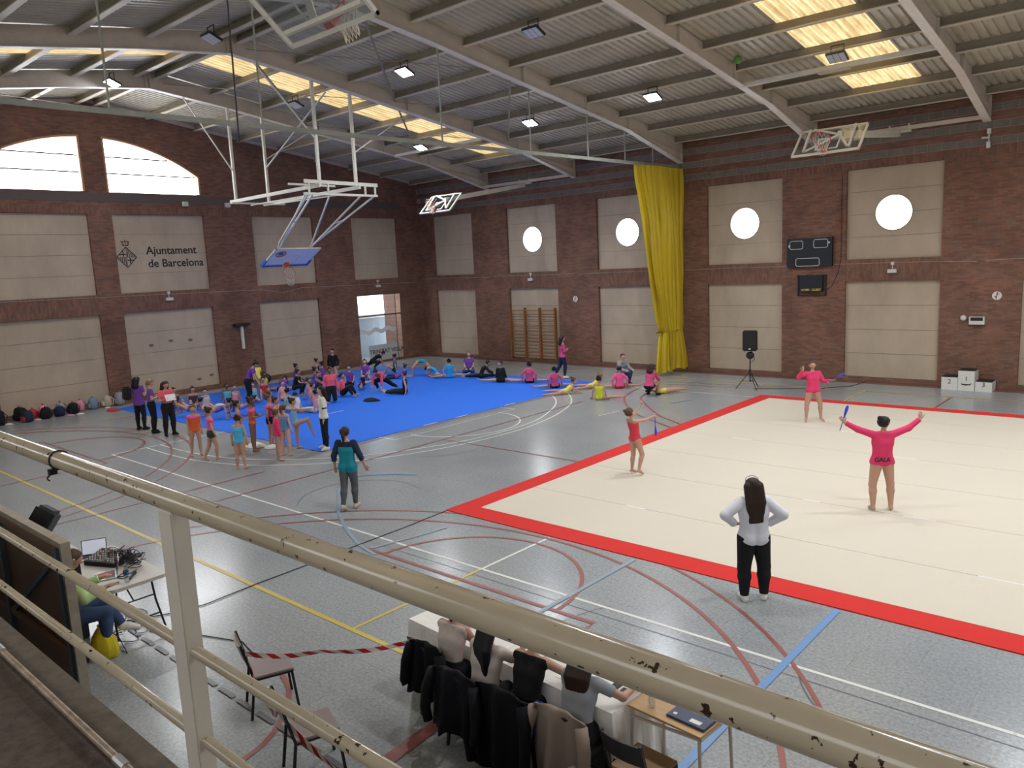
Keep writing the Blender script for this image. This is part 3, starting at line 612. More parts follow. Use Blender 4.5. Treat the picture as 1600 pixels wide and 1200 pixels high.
# two side hoops folded up by the back wall
def sidehoop(name_lab, x0, x1, yt, zt_, yb, zb_, rail, piv):
    o0 = Vector(((x0+x1)/2, yb, zb_)); t = thing('side_hoop', name_lab, 'basketball hoop', o0)
    def nb():
        b = MB(); b.o = o0; return b
    nb().bar((rail[0],-.35,8.18),(rail[1],-.35,8.18),.08,.12).make('support_tube', STEEL, t)
    nb().box((piv-.35,-.42,8.05),(piv+.35,-.28,8.11)).box((piv-.3,-.42,8.1),(piv-.27,-.28,8.3)).box((piv+.27,-.42,8.1),(piv+.3,-.28,8.3)).make('pivot_bracket', STEELW, t)
    xc = (x0+x1)/2; cy, cz = (yt+yb)/2, (zt_+zb_)/2
    nb().bar((piv,-.4,8.02),(xc+.25,cy+.05,cz+.12),.1,.18).make('swing_arm', STEELW, t)
    nb().bar((xc+.25,cy+.05,cz+.12),(x0+.35,yb+.12,zb_+.12),.05).bar((xc+.25,cy+.05,cz+.12),(x1-.35,yb+.12,zb_+.12),.05).bar((xc+.25,cy+.05,cz+.12),(xc-.5,yt-.1,zt_),.05).bar((x0+.3,yb+.1,zb_+.1),(x0+.3,yt-.1,zt_),.05).bar((x1-.3,yb+.1,zb_+.1),(x1-.3,yt-.1,zt_),.05).make('board_bracket', STEELW, t)
    zu = (Vector((0,yt,zt_))-Vector((0,yb,zb_))).normalized(); xr = Vector((1,0,0)); yn = zu.cross(xr).normalized()
    if yn.y > 0: yn = -yn
    M_ = Matrix(((xr.x,yn.x,zu.x,xc-o0.x),(xr.y,yn.y,zu.y,cy-o0.y),(xr.z,yn.z,zu.z,cz-o0.z),(0,0,0,1)))
    board(t, M_, BOARDG, STEELW); hoop(t, M_@Matrix.Translation((0,0,-.42)), REDR, (0,.15,-.9)); return t
sidehoop('side basketball hoop with clear board folded up near the right end of the back wall', 22.12,23.92,-5.30,7.80,-6.05,7.07,(20.45,25.6),23.3)
sidehoop('side basketball hoop with clear board folded up near the hall corner', 6.25,8.05,-4.75,7.5,-5.5,6.78,(5.05,10.15),7.7)
# upper near hoop
t = thing('side_hoop','basketball hoop with worn clear board seen from below at the top of the picture','basketball hoop',(22.55,-21.4,7.5))
zu = Vector((0,-.75,.66)).normalized(); xr = Vector((-1,0,0)); yn = zu.cross(xr).normalized()
if yn.y < 0: yn = -yn
ctr = zu*.52; M_ = Matrix(((xr.x,yn.x,zu.x,ctr.x),(xr.y,yn.y,zu.y,ctr.y),(xr.z,yn.z,zu.z,ctr.z),(0,0,0,1)))
board(t, M_, BOARDG, STEELW); hoop(t, M_@Matrix.Translation((0,0,-.45)), REDR, (0,.25,-.9))
q = MB(); q.bar((-.35,-.0,.15),(.3,-.75,.8),.09,.05).bar((.5,.0,.2),(-.2,-.7,.8),.09,.05).bar((-.8,-.15,.12),(.8,-.15,.12),.08,.05).bar((-.5,-.5,.5),(.7,-.5,.5),.09,.06); q.make('board_bracket', STEELW, t)
MB().bar((0,-.4,.55),(-.3,-9.7,.9),.14,.2).make('swing_arm', STEELW, t)
t = MB().tube([(20.6,-21.7,9.6),(20.62,-21.68,8.2),(20.6,-21.7,6.4)],.012,6).make('hanging_cable', BLACK); tag(t,'black cable dangling beside the upper hoop','cable')
# ---- glass door with vestibule
dr = struct(MB().box((-.1,-4.3,0),(-.04,-4.24,3.4)).box((-.1,-1.56,0),(-.04,-1.5,3.4)).box((-.1,-4.3,3.34),(-.04,-1.5,3.4)).box((-.1,-4.3,2.30),(-.04,-1.5,2.37)).box((-.1,-4.3,0),(-.04,-1.5,.07)).box((-.1,-1.9,0),(-.04,-1.86,3.4)).make('door_1', mat('bronze_frame',(.16,.11,.08),.4)))
for a, b in ((-4.24,-3.32),(-3.30,-2.5),(-2.48,-1.9)):
    MB().box((-.075,a,.07),(-.065,b,2.30)).make('glass_pane', GLASS, dr); MB().box((-.075,a,2.37),(-.065,b,3.34)).make('glass_pane', GLASS, dr)
fr = mat('frosted_film',(.52,.56,.57),.6)
MB().box((-.062,-3.75,.08),(-.058,-1.75,.86)).make('frosted_band', fr, dr)
wv = []; N = 40
for z0 in (0,.22): wv.append([(-.06, -4.24+2.4*k/N, 1.42+z0+.07*math.sin(k*.48)+.10*k/N) for k in range(N+1)])
MB().grid(wv).make('wave_film', mat('wave_film',(.75,.8,.82),.6), dr)
text('TRINITAT VELLA',.30,'lettering',mat('dark_print',(.03,.03,.035),.5),dr,frame_M((-.055,-3.72,.42),(0,1,0),(0,0,1)),.002,.004)
lob = thing('entrance_lobby','blue-grey lobby wall and white counter seen through the glass door','lobby',(-2.6,-3,0))
q = MB(); q.o = Vector((-2.6,-3,0)); q.box((-2.7,-7,0),(-2.6,-.05,2.05)).make('lobby_wall', mat('blue_grey_wall',(.36,.42,.47),.6), lob)
q = MB(); q.o = Vector((-2.6,-3,0)); q.box((-2.75,-7,2.05),(-2.5,-.05,2.25)).make('wall_coping', WHITE, lob)
q = MB(); q.o = Vector((-2.6,-3,0)); q.box((-1.3,-4.6,0),(-.7,-3.9,1.15)).make('counter', WHITE, lob)
q = MB(); q.o = Vector((-2.6,-3,0)); q.box((-2.6,-7,-.05),(-.31,-.05,0)).make('lobby_floor', mat('lobby_floor',(.3,.3,.29),.5), lob)
q = MB(); q.o = Vector((-2.6,-3,0)); q.box((-1.5,-1.45,0),(-.31,-1.3,3.5)).make('brick_pier', BRY, lob)
rlg = thing('street_railing','thin grey metal railing outdoors beyond the lobby','railing',(-4.5,-3,2.2))
q = MB(); 
for k in range(7): q.bar((0,-2+.6*k,-2.2),(0,-2+.6*k,.9),.05)
q.bar((0,-2,.9),(0,1.6,.9),.05).bar((0,-2,.45),(0,1.6,.45),.04); q.make('bars', mat('grey_rail',(.3,.32,.34),.5), rlg)
bd = thing('street_building','pale yellow and white building across the street beyond the glass door','building',(-22,-6,0))
q = MB(); q.box((-4,-10,0),(0,14,9)).make('facade', mat('pale_facade',(.62,.58,.42),.8), bd)
for k in range(6):
    MB().box((0,-8+3.4*k,4.2),(.06,-6.2+3.4*k,6.2)).make('window', mat('dull_glass',(.3,.36,.42),.2), bd)
# ---- wall signs on the end wall
CR = mat('crest_black',(.02,.015,.015),.7)
def onwall(u,v,t=0): return (-.118+t, u, v)
t = thing('wall_lettering','black letters reading Ajuntament de Barcelona on the beige panel','sign',(-.12,-13,5.5))
Mx = Matrix.Translation((.12,13,-5.5))
text('Ajuntament',.43,'lettering',CR,t,Mx@frame_M((-.118,-14.12,5.60),(0,1,0),(0,0,1)),.003,.007); text('de Barcelona',.43,'lettering',CR,t,Mx@frame_M((-.118,-14.10,5.10),(0,1,0),(0,0,1)),.003,.007)
t = thing('city_crest','black diamond city crest with a crown beside the wall lettering','emblem',(-.12,-14.88,5.5))
def cq():
    b = MB(); b.o = Vector((-.12,-14.88,5.5)); return b
cy, cz, rw, rh = -14.88, 5.50, .37, .39
def seg(b, p, q_, w_=.03): b.bar(onwall(cy+p[0],cz+p[1],.004), onwall(cy+q_[0],cz+q_[1],.004), w_, .006, (1,0,0)); return b
b = cq()
for p, q_ in (((0,rh),(rw,0)),((rw,0),(0,-rh)),((0,-rh),(-rw,0)),((-rw,0),(0,rh))): seg(b,p,q_,.028)
seg(b,(-rw,0),(rw,0),.012); seg(b,(0,-rh),(0,rh),.012); b.make('diamond', CR, t)
b = cq()
for sx, sz in ((-1,1),(1,-1)): seg(b,(sx*.12,sz*.02),(sx*.12,sz*.24),.035); seg(b,(sx*.02,sz*.11),(sx*.27,sz*.11),.035)
b.make('cross', CR, t); b = cq()
for sx, sz in ((1,1),(-1,-1)):
    for k in (.04,.10,.17,.23,.29): seg(b,(sx*k,sz*.01),(sx*k,sz*(rh*(1-k/rw)-.02)),.026)
b.make('stripe', CR, t); b = cq()
seg(b,(-.10,.45),(.10,.45),.03); seg(b,(-.15,.60),(-.10,.45),.02); seg(b,(.15,.60),(.10,.45),.02); seg(b,(-.15,.60),(.15,.60),.02)
for k in (-.07,0,.07): seg(b,(k,.46),(k*1.4,.60),.02)
seg(b,(0,.6),(0,.66),.02); b.make('crown', CR, t)
# ---- small fixtures
EMG = mat('emergency_light',(.7,.7,.66),.4); 
def fixture(x, y, z, ax, lab):
    t = thing('emergency_light', lab, 'light', (x,y,z), 0, 'emergency lights on the brick band')
    if ax == 'x': MB().box((-.14,-.10,-.06),(.14,0,.06)).make('body', EMG, t, bev=.01); MB().box((-.05,-.05,.2),(.05,0,.3)).bar((0,-.02,.05),(0,-.02,.2),.02).make('junction_box', EMG, t)
    else: MB().box((0,-.14,-.06),(.10,.14,.06)).make('body', EMG, t, bev=.01); MB().box((0,-.05,.2),(.05,.05,.3)).bar((.02,0,.05),(.02,0,.2),.02).make('junction_box', EMG, t)
fixture(23.11,0,3.72,'x','small white emergency light under the rightmost round window'); fixture(7.52,0,3.8,'x','small white emergency light above the wall bars')
fixture(0,-13.49,3.82,'y','small white emergency light below the wall lettering'); fixture(0,-2.96,3.78,'y','small white emergency light above the glass door')
for (y, n_) in ((-12.44,'left'),(-10.62,'right')):
    t = thing('speaker_bracket','small grey camera box on the grey band under the arched window, %s one'%n_,'camera',(0,y,7.55)); MB().box((.012,-.1,-.1),(.16,.1,.08)).make('body', EMG, t, bev=.01)
t = thing('wall_camera','small white wall bracket just below the roof frame foot at right','camera',(25.75,0,7.6)); MB().box((-.08,-.12,-.3),(.02,0,-.12)).box((-.08,-.12,.1),(.02,0,.26)).bar((-.03,-.04,-.12),(-.03,-.04,.1),.04).bar((-.03,-.1,0),(-.2,-.2,0),.05).make('bracket', EMG, t)
t = thing('control_box','white box with dark window and a lamp on the right brick pier','box',(25.63,0,2.12)); MB().box((-.22,-.14,-.12),(.2,0,.12)).make('housing', EMG, t); MB().box((-.18,-.15,0),(.16,-.139,.1)).make('dark_window', BLACK, t); MB().ball((-.38,-.12,.08),.09).make('lamp_globe', EMG, t)
SG = mat('sign_white',(.8,.75,.7),.5)
for (x, z, lab) in ((26.11,2.88,'round no-smoking style sign on the right brick pier'),(10.03,2.89,'round sign on the brick pier right of the wall bars')):
    t = thing('round_sign', lab, 'sign', (x,0,z)); MB().prism([(.13*math.cos(a),.13*math.sin(a)) for a in np.linspace(0,2*math.pi,24)[:-1]], lambda u,v,t_: (u,t_,v), -.012, -.001).make('disc', SG, t)
    q = MB(); q.bar((.02,-.014,.12),(-.02,-.014,-.11),.018,.003,(0,1,0)).bar((-.06,-.014,-.03),(-.02,-.014,-.03),.04,.003,(0,1,0)); q.tube([(.04*math.cos(a)+.02,-.014,.05+.03*math.sin(a)) for a in np.linspace(0,2*math.pi,12)],.006,4); q.make('pictogram', CR, t)
q = MB()
for k, c in enumerate(COLSX[:6]): q.tube([(c[0]-1.0,-.006,3.98+.03*math.sin(k*2)),(c[0]+.5,-.006,4.0),(c[1]-.3,-.006,3.99),(c[1]+1.0,-.006,3.97+.04*math.sin(k))],.009,5)
tag(q.make('wall_cable', mat('cable_grey',(.4,.37,.33),.6)),'thin cable clipped along the brick band of the back wall','cable')
q = MB(); q.tube([(.008,y,3.98-.012*(y+11)+(.18 if -8.5<y<-7.6 else 0)*-1) for y in np.linspace(-27,-.5,28)],.010,5)
tag(q.make('wall_cable', MATS['cable_grey']),'thin cable clipped along the brick band of the left end wall','cable')
t = thing('foot_rest_bracket','white metal post with a dark padded crossbar fixed on the left brick pier','wall fitting',(0,-10.52,1.5))
MB().box((.0,-.05,0),(.10,.05,1.0)).make('post', WHITE, t); MB().box((.02,-.38,.98),(.22,.34,1.10)).make('crossbar', DARKM, t, bev=.02)
q = MB()
for y, z in ((-14.35,2.05),(-13.55,2.15),(-12.75,2.1),(-12.55,.45),(-12.0,.55)): q.prism([(y+.10*math.cos(a)*(1+.2*math.sin(3*a)),z+.055*math.sin(a)) for a in np.linspace(0,2*math.pi,13)[:-1]], lambda u,v,t_: (-.1195+t_,u,v), 0, .002)
q.make('mortar_patch', mat('patch_grey',(.16,.14,.125),.9), wle)
# ---- scoreboards
t = thing('scoreboard','large black scoreboard with white outlined windows on the brick pier','scoreboard',(20.4,0,4.45))
MB().box((-.79,-.14,-.5),(.79,-.01,.5)).make('casing', mat('score_black',(.012,.016,.024),.4), t)
OUT = mat('outline_white',(.75,.75,.72),.5)
def outline(x0,x1,z0,z1):
    q = MB(); r = .015
    pts = [(x0+.04,z0),(x1-.04,z0),(x1,z0+.04),(x1,z1-.04),(x1-.04,z1),(x0+.04,z1),(x0,z1-.04),(x0,z0+.04),(x0+.04,z0)]
    q.tube([(a,-.142,b) for a,b in pts],.011,5,False); q.make('window_outline', OUT, t)
outline(-.68,-.22,.13,.41); outline(.16,.64,.15,.43); outline(-.46,.36,-.47,-.2)
MB().box((-.73,-.145,.2),(-.69,-.14,.28)).box((.66,-.145,.28),(.71,-.14,.34)).make('arrow_mark', OUT, t)
t = thing('small_scoreboard','smaller black scoreboard lettered HOME and GUEST below the large one','scoreboard',(20.47,0,3.3))
MB().box((-.5,-.06,-.36),(-.46,-.0,.36)).box((.46,-.06,-.36),(.5,-.0,.36)).box((-.5,-.06,-.36),(.5,0,-.33)).box((-.5,-.06,.33),(.5,0,.36)).make('cage_frame', DARKM, t)
MB().box((-.4,-.12,-.24),(.4,-.01,.34)).make('casing', MATS['score_black'], t)
text('HOME · GUEST',.105,'lettering',mat('score_yellow',(.75,.55,.08),.5),t,frame_M((0,-.122,-.19),(1,0,0),(0,0,1)),.001,.002,'CENTER')
tag(MB().tube([(20.93,-.01,3.1),(21.15,-.01,3.25),(21.35,-.01,3.7),(21.45,-.01,4.2),(21.45,-.01,7.0)],.008,5).make('score_cable', BLACK),'dark cable curving up from the small scoreboard','cable')
# ---- wall bars
WOOD = stained('varnished_wood',(.30,.12,.035),.4,4,.2,stretch=(8,8,1))
t = thing('wall_bars','varnished wooden wall bars in three bays against the back wall','wall bars',(7.55,-.02,.1))
for x in (6.22,7.12,8.02,8.92): MB().box((x-7.55-.035,-.14,.02),(x-7.55+.035,.0,2.4)).make('upright', WOOD, t)
for k, z in enumerate((.15,.32,.48,.64,.80,.96,1.12,1.28,1.44,1.6,1.78,2.1,2.28)):
    for b in range(3): MB().tube([(-1.33+.9*b,-.09-(.05 if k>11 else 0),z),(-.43+.9*b,-.09-(.05 if k>11 else 0),z)],.018,8).make('rung', WOOD, t)
# ---- podium
PW = mat('podium_white',(.74,.73,.68),.5); PT = mat('podium_black',(.02,.02,.02),.7)
t = thing('podium','three-step white winners podium with black tops numbered 2, 1 and 3','podium',(25.3,-.75,0))
for (x0, h, n_) in ((-.46,.40,'2'),(.0,.62,'1'),(.47,.30,'3')):
    w_ = .45; MB().box((x0,-.0,0),(x0+w_,.55,h)).make('step', PW, t); MB().box((x0+.01,.01,h),(x0+w_-.01,.54,h+.02)).make('step_top', PT, t)
    text(n_,.2,'number',CR,t,frame_M((x0+w_/2,-.003,h*.5-.0),(1,0,0),(0,0,1)),.001,.0,'CENTER')
MB().bar((.1,-.004,.2),(.35,-.004,.2),.03,.004,(0,1,0)).tube([(.08,-.004,.24),(.22,-.004,.16),(.37,-.004,.24)],.006,4).make('flourish', CR, t)
# ---- loudspeaker on tripod
t = thing('tripod_stand','black tripod stand carrying the loudspeaker behind the carpet corner','stand',(19.61,-3.15,0))
MB().tube([(0,0,.25),(0,0,1.22)],.022,8).make('pole', BLACK, t); MB().tube([(0,0,.55),(0,0,.68)],.035,8).make('collar', BLACK, t)
for a in (200,320,80):
    c, s = math.cos(math.radians(a)), math.sin(math.radians(a)); MB().tube([(0,0,.62),(.46*c,.46*s,.02)],.014,6).make('leg', BLACK, t); MB().tube([(0,0,.28),(.27*c,.27*s,.28)],.009,6).make('brace', BLACK, t)
t = thing('loudspeaker','black loudspeaker on the tripod stand in front of the beige wall panel','loudspeaker',(19.61,-3.15,1.2),20)
MB().box((-.23,-.17,.1),(.23,.17,.78)).make('cabinet', BLACK, t, bev=.03); MB().box((-.2,-.185,.14),(.2,-.17,.74)).make('grille', mat('grille',(.02,.02,.02),.9), t); MB().box((-.03,-.19,.16),(.03,-.184,.2)).make('badge', WHITE, t)
q = MB(); q.tube([(.02,.0,.1),(.13,-.1,-.0),(.14,-.1,-.2),(.05,-.05,-.28)],.012,6); q.ball((0,-.05,-.05),.13,10,7,(1,.6,1)); q.make('cable_coil', BLACK, t)
# ---- bags along the end wall
def bag(x, y, c, label, s=1, c2=None, rz=0, kind='backpack'):
    t = thing(kind, label, 'bag', (x,y,0), rz, 'bags left along the foot of the end wall')
    m1 = cloth('bag_'+c,COLR[c],.8,9); m2 = cloth('bag_'+(c2 or c),COLR[c2 or c],.8,9)
    h = .42*s; q = MB(); rows = []
    for i in range(8):
        v = i/7; z = h*(1-math.cos(v*math.pi))/2; r = (math.sin(max(.08,min(.96,v*.9+.1))*math.pi))**.45
        rows.append([(.19*s*r*(1+.1*math.sin(3*a+y))*math.copysign(abs(math.cos(a))**.7,math.cos(a)), .15*s*r*math.copysign(abs(math.sin(a))**.7,math.sin(a))*(1+.1*math.sin(2*a+x*5)), max(0.002,z)) for a in np.linspace(0,2*math.pi,21)])
    q.grid(rows); q.make('body', m1, t, smooth=True)
    MB().box((-.12*s,-.19*s,.05*s),(.12*s,-.12*s,.22*s)).make('front_pocket', m2, t, bev=.02*s)
    MB().tube([(-.05*s,0,h*.93),(-.03*s,0,h+.05),(.03*s,0,h+.05),(.05*s,0,h*.93)],.009,6).make('handle', m2, t)
    for sx in (-1,1): MB().tube([(sx*.09*s,.1*s,h*.9),(sx*.13*s,.19*s,h*.6),(sx*.11*s,.15*s,.05)],.014,6).make('strap', m2, t)
COLR = dict(black=(.014,.014,.017),navy=(.02,.03,.07),red=(.5,.04,.05),pink=(.75,.33,.38),purple=(.20,.075,.36),grey=(.32,.33,.36),beige=(.5,.42,.33),blue=(.2,.3,.42),white=(.74,.73,.71),
 coral=(.86,.13,.17),jpink=(.60,.085,.20),dgrey=(.10,.105,.115),salmon=(.75,.25,.2),orange=(.72,.13,.035),hotpink=(.82,.12,.32),magenta=(.55,.06,.16),olive=(.045,.055,.04),skyblue=(.09,.42,.68),pinkred=(.72,.05,.15),blue2=(.13,.27,.45),lightblue=(.24,.45,.62),
 teal=(.015,.25,.32),yellow=(.72,.62,.12),neon=(.66,.70,.05),dark=(.05,.04,.06),violet=(.22,.14,.38),violet2=(.38,.3,.5),cyan=(.14,.52,.64),greygreen=(.1,.15,.15),azure=(.03,.33,.62),jeans=(.045,.075,.16),whitedots=(.55,.52,.55),
 greyhood=(.28,.31,.35),whitehood=(.70,.72,.78),redleo=(.66,.06,.08),darkbrown=(.035,.02,.014),brown=(.09,.05,.03),blond=(.26,.17,.09),lime=(.5,.68,.3),greytee=(.3,.32,.35),cream=(.62,.55,.5),seagreen=(.1,.3,.25))
bag(.8,-20.1,'black','black bag at the left end of the row of bags',1.25); bag(.45,-19.35,'black','black backpack leaning on the wall, second from the left',1.1,'black',30)
bag(1.05,-19.3,'navy','dark bag with red pocket lying in front of the others',.95,'red',10,'gym_bag'); bag(.42,-18.95,'red','small red bag beside the black backpack',.8,'red',0,'gym_bag')
bag(.95,-18.7,'black','black backpack with white piping in mid row',.95,'black'); bag(.4,-18.6,'pink','dusty pink backpack behind the black one',1.0,'red'); bag(.9,-18.25,'navy','dark navy bag lying in mid row',.85,'navy',40,'gym_bag')
bag(.4,-18.05,'grey','grey and black backpack standing by the wall',1.0,'black'); bag(.85,-17.78,'black','black bag with a pink cloth in front',.95,'navy',20,'gym_bag'); bag(.42,-17.4,'pink','pink and purple round backpack',.95,'purple')
bag(.42,-16.95,'blue','blue-grey backpack standing by the wall',1.0,'grey'); bag(.42,-16.45,'beige','beige backpack with white straps near the brick pier',1.0,'white'); bag(.45,-16.0,'grey','light grey backpack leaning at the brick pier',1.15,'grey')
def heap(x, y, z, c, label, s=.2, n=1, name='clothes_pile'):
    q = MB(); rg = random.Random(int(x*100+y*10)); rows = []
    for i in range(5):
        r = s*(1-i/4.001)**.5; rows.append([(r*math.cos(a)*(1+.25*math.sin(3*a+i)), r*math.sin(a)*(1+.2*math.cos(2*a)), z+.01+s*.35*i/4) for a in np.linspace(0,2*math.pi,17)])
    q.grid(rows); o = q.make(name, cloth('bag_'+c,COLR[c],.8,9), smooth=True, loc=(x,y,0)); tag(o,label,'clothes'); return o
heap(1.0,-19.85,0,'white','white shoes or cloth on the floor between the two left black bags',.14); heap(1.0,-18.98,0,'white','white cloth beside the small red bag',.12); heap(1.2,-18.0,0,'pink','pale pink cloth on the floor before the bags',.14)
heap(1.25,-17.7,0,'white','white papers in front of the black bag',.14); heap(1.65,-16.75,0,'red','red and white garment dropped near the blue carpet corner',.24); heap(.8,-16.6,0,'white','white shoes by the beige backpack',.12)
heap(9.1,-10.9,.02,'black','black garment with pink bow lying alone on the blue carpet',.3); heap(4.6,-14.2,.02,'white','white bag behind the children at the carpet edge',.2); heap(11.9,-17.05,0,'white','white bag with dark print standing among the orange leotards',.3); heap(12.5,-16.9,0,'white','white towel on the carpet edge by the girl in black shorts',.25)
for y_, x_ in ((-10.95,1.0),(-10.2,1.1)): tag(MB().ball((0,0,.22),.2,16,10).make('exercise_ball', BLACK, loc=(x_,y_,0)),'dark exercise ball against the end wall, %s one'%('left' if y_<-10.5 else 'right'),'ball')
tag(MB().ball((0,0,0),.11,16,10).make('stuck_ball', mat('green_ball',(.12,.3,.05),.5), loc=(20.85,-6.6,roofz(-6.6)-.13)),'green and yellow ball stuck on top of a purlin beside the roof frame','ball')
tag(MB().tube([(1.9+.35*math.cos(a)+5.5, -17.9+.35*math.sin(a), .012) for a in np.linspace(0,2*math.pi,30)],.012,6).make('hoop_ring', cloth('bag_beige',COLR['beige'])),'beige coil lying by the feet of the purple tee coaches','hoop')
# ============================================================ NEAR FURNITURE
LAM = mat('dark_laminate',(.21,.165,.15),.35)
def chair(x, y, rz, label, seatm, kind='plain', group=None):
    t = thing('chair', label, 'chair', (x,y,0), rz, group)
    MB().box((-.2,-.2,.43),(.2,.2,.455)).make('seat', seatm, t, bev=.006)
    q = MB(); rows = [[(-.2+.4*k/8, -.235-.03*math.sin(math.pi*k/8)-.06*v, .62+.2*v) for k in range(9)] for v in (0,.5,1)]
    rows2 = [[(a,b-.018,c) for a,b,c in r] for r in rows]; q.grid(rows); q.grid(rows2)
    for R in (0,-1): q.grid([rows[R],rows2[R]])
    q.make('backrest', BLACK if kind=='black' else LAM, t)
    for sx in (-1,1):
        MB().bar((sx*.19,.18,.43),(sx*.2,.22,0),.025).make('leg', BLACK, t); MB().bar((sx*.19,-.2,.43),(sx*.2,-.26,0),.025).make('leg', BLACK, t)
        MB().bar((sx*.19,-.2,.43),(sx*.19,-.30,.83),.025).make('back_upright', BLACK, t)
    MB().bar((-.19,.19,.42),(.19,.19,.42),.02).bar((-.19,-.19,.42),(.19,-.19,.42),.02).bar((-.19,-.19,.42),(-.19,.19,.42),.02).bar((.19,-.19,.42),(.19,.19,.42),.02).make('seat_frame', BLACK, t)
    return t
SEAT = mat('mauve_seat',(.27,.215,.205),.35)
chair(23.69,-23.72,-22,'dark framed chair with mauve seat holding one end of the barrier tape',SEAT)
chair(24.99,-24.08,-20,'dark framed chair with mauve seat at the bottom, wrapped in barrier tape',SEAT)
BRS = mat('brown_seat',(.24,.14,.07),.35)
chair(27.68,-22.72,-3,'black slatted-back chair with brown seat at the small wooden desk',BRS,'black')
# barrier tape
def tapemat():
    m = mat('barrier_tape',(.8,.78,.75),.4); tc = nd(m,'ShaderNodeTexCoord'); s = nd(m,'ShaderNodeSeparateXYZ'); lk(m,tc.outputs['UV'],s.inputs[0])
    a = nd(m,'ShaderNodeMath',operation='MULTIPLY_ADD'); lk(m,s.outputs[1],a.inputs[0]); a.inputs[1].default_value = .5; lk(m,s.outputs[0],a.inputs[2])
    f = nd(m,'ShaderNodeMath',operation='FRACT'); lk(m,a.outputs[0],f.inputs[0]); g = nd(m,'ShaderNodeMath',operation='GREATER_THAN'); lk(m,f.outputs[0],g.inputs[0]); g.inputs[1].default_value = .5
    setc(m, mix(m, g.outputs[0], (.8,.78,.75), (.55,.02,.03))); return m
TAPE = tapemat()
def tape(pts, wd, label):
    P = [Vector(p) for p in pts]; Q = []
    for a, b in zip(P[:-1],P[1:]):
        n = max(2,int((b-a).length/.06))
        Q += [a.lerp(b,k/n)-Vector((0,0,.05*math.sin(math.pi*k/n)*min(1,(b-a).length))) for k in range(n)]
    Q.append(P[-1]); me = bpy.data.meshes.new('barrier_tape'); vs = []; fs = []; uv = []; L = 0
    for i, p in enumerate(Q):
        if i: L += (Q[i]-Q[i-1]).length
        tw = .5*math.sin(i*.35); d = Vector((0,math.sin(tw),math.cos(tw)))*wd/2; vs += [p-d,p+d]; uv += [(L/.19,0),(L/.19,1)]
    for i in range(len(Q)-1): fs.append((2*i,2*i+2,2*i+3,2*i+1))
    me.from_pydata([tuple(v) for v in vs],[],fs); ul = me.uv_layers.new()
    for lp in me.loops: ul.data[lp.index].uv = uv[lp.vertex_index]
    me.materials.append(TAPE); o = bpy.data.objects.new('barrier_tape', me); COL.objects.link(o); md = o.modifiers.new('t','SOLIDIFY'); md.thickness = .001; return tag(o,label,'tape')
tape([(23.72,-24.0,.70),(24.3,-23.5,.70),(25.08,-22.88,.80)],.05,'red and white barrier tape stretched from the far chair to the judges chairs')
tape([(23.70,-24.0,.74),(23.76,-23.98,.5),(24.2,-24.15,.50),(24.86,-24.35,.62)],.05,'red and white barrier tape sagging between the two empty chairs')
tape([(24.95,-24.36,.66),(25.3,-24.30,.45),(25.9,-24.25,.35),(27.2,-24.5,.6)],.05,'red and white barrier tape running off from the lower chair')
# judges table with cloth
TCL = cloth('white_tablecloth',(.80,.78,.73),.8,6)
t = thing('judges_table','long judges table under a white tablecloth','table',(25.98,-22.20,0),-3.5)
MB().box((-1.38,-.38,.715),(1.38,.38,.738)).make('tabletop', WHITE, t)
for sx in (-1,1):
    for sy in (-1,1): MB().tube([(sx*1.25,sy*.3,0),(sx*1.25,sy*.3,.715)],.018,8).make('leg', DARKM, t)
q = MB(); q.box((-1.4,-.4,.738),(1.4,.4,.745)); rows = []
def edge(z, out):
    pts = []
    per = [(-1.4,-.4),(1.4,-.4),(1.4,.4),(-1.4,.4),(-1.4,-.4)]
    for (a, b), (c, d) in zip(per[:-1],per[1:]):
        n = int(math.hypot(c-a,d-b)/.04); nx, ny = (d-b), -(c-a); l = math.hypot(nx,ny)
        for k in range(n):
            u = k/n; s_ = math.sin(k*1.3+a*3)*.5+math.sin(k*.63)*.5; o = out*(.6+.55*s_)
            drop = z
            if b == d == -.4: drop = z if z > .6 else .56
            pts.append((a+(c-a)*u+nx/l*o, b+(d-b)*u+ny/l*o, drop))
    pts.append(pts[0]); return pts
rows = [edge(.745,0),edge(.70,.012),edge(.5,.03),edge(.28,.045),edge(.04,.055)]
q.grid(rows); q.make('tablecloth', TCL, t)
# things on the judges table
PAP = mat('paper',(.78,.78,.76),.7)
for k, (x, y, r) in enumerate(((25.3,-22.42,8),(25.75,-22.35,-5),(26.2,-22.45,12),(26.75,-22.4,-8),(26.95,-22.2,15))):
    tag(MB().box((-.15,-.105,0),(.15,.105,.002)).make('paper_sheet', PAP, loc=(x,y,.747)),'white score sheet on the judges table, %s from the left'%('first','second','third','fourth','fifth')[k],'paper','score sheets on the judges table')
t = thing('hand_fan','pink and yellow folding fan held up at the judges table','fan',(25.72,-22.42,.80))
for k in range(14):
    a = math.radians(20+k*10); a2 = math.radians(30+k*10); q = MB(); p = lambda r,a_: (0.02*(k%2), r*math.cos(a_), r*math.sin(a_)); 
    MB().add([p(.12,a),p(.24,a),p(.24,a2),p(.12,a2)],[(0,1,2,3)]).make('fan_leaf', cloth('fan_pink',(.75,.08,.25)), t); MB().bar((0,0,0),p(.13,a),.008,.004).make('fan_rib', cloth('fan_yellow',(.75,.5,.15)), t)
for k, (x, y) in enumerate(((27.14,-22.3),(27.25,-22.36))): tag(MB().box((-.04,-.075,0),(.04,.075,.009)).make('phone', BLACK, loc=(x,y,.747), bev=.003),'dark phone at the right end of the judges table, %s one'%('left','right')[k],'phone')
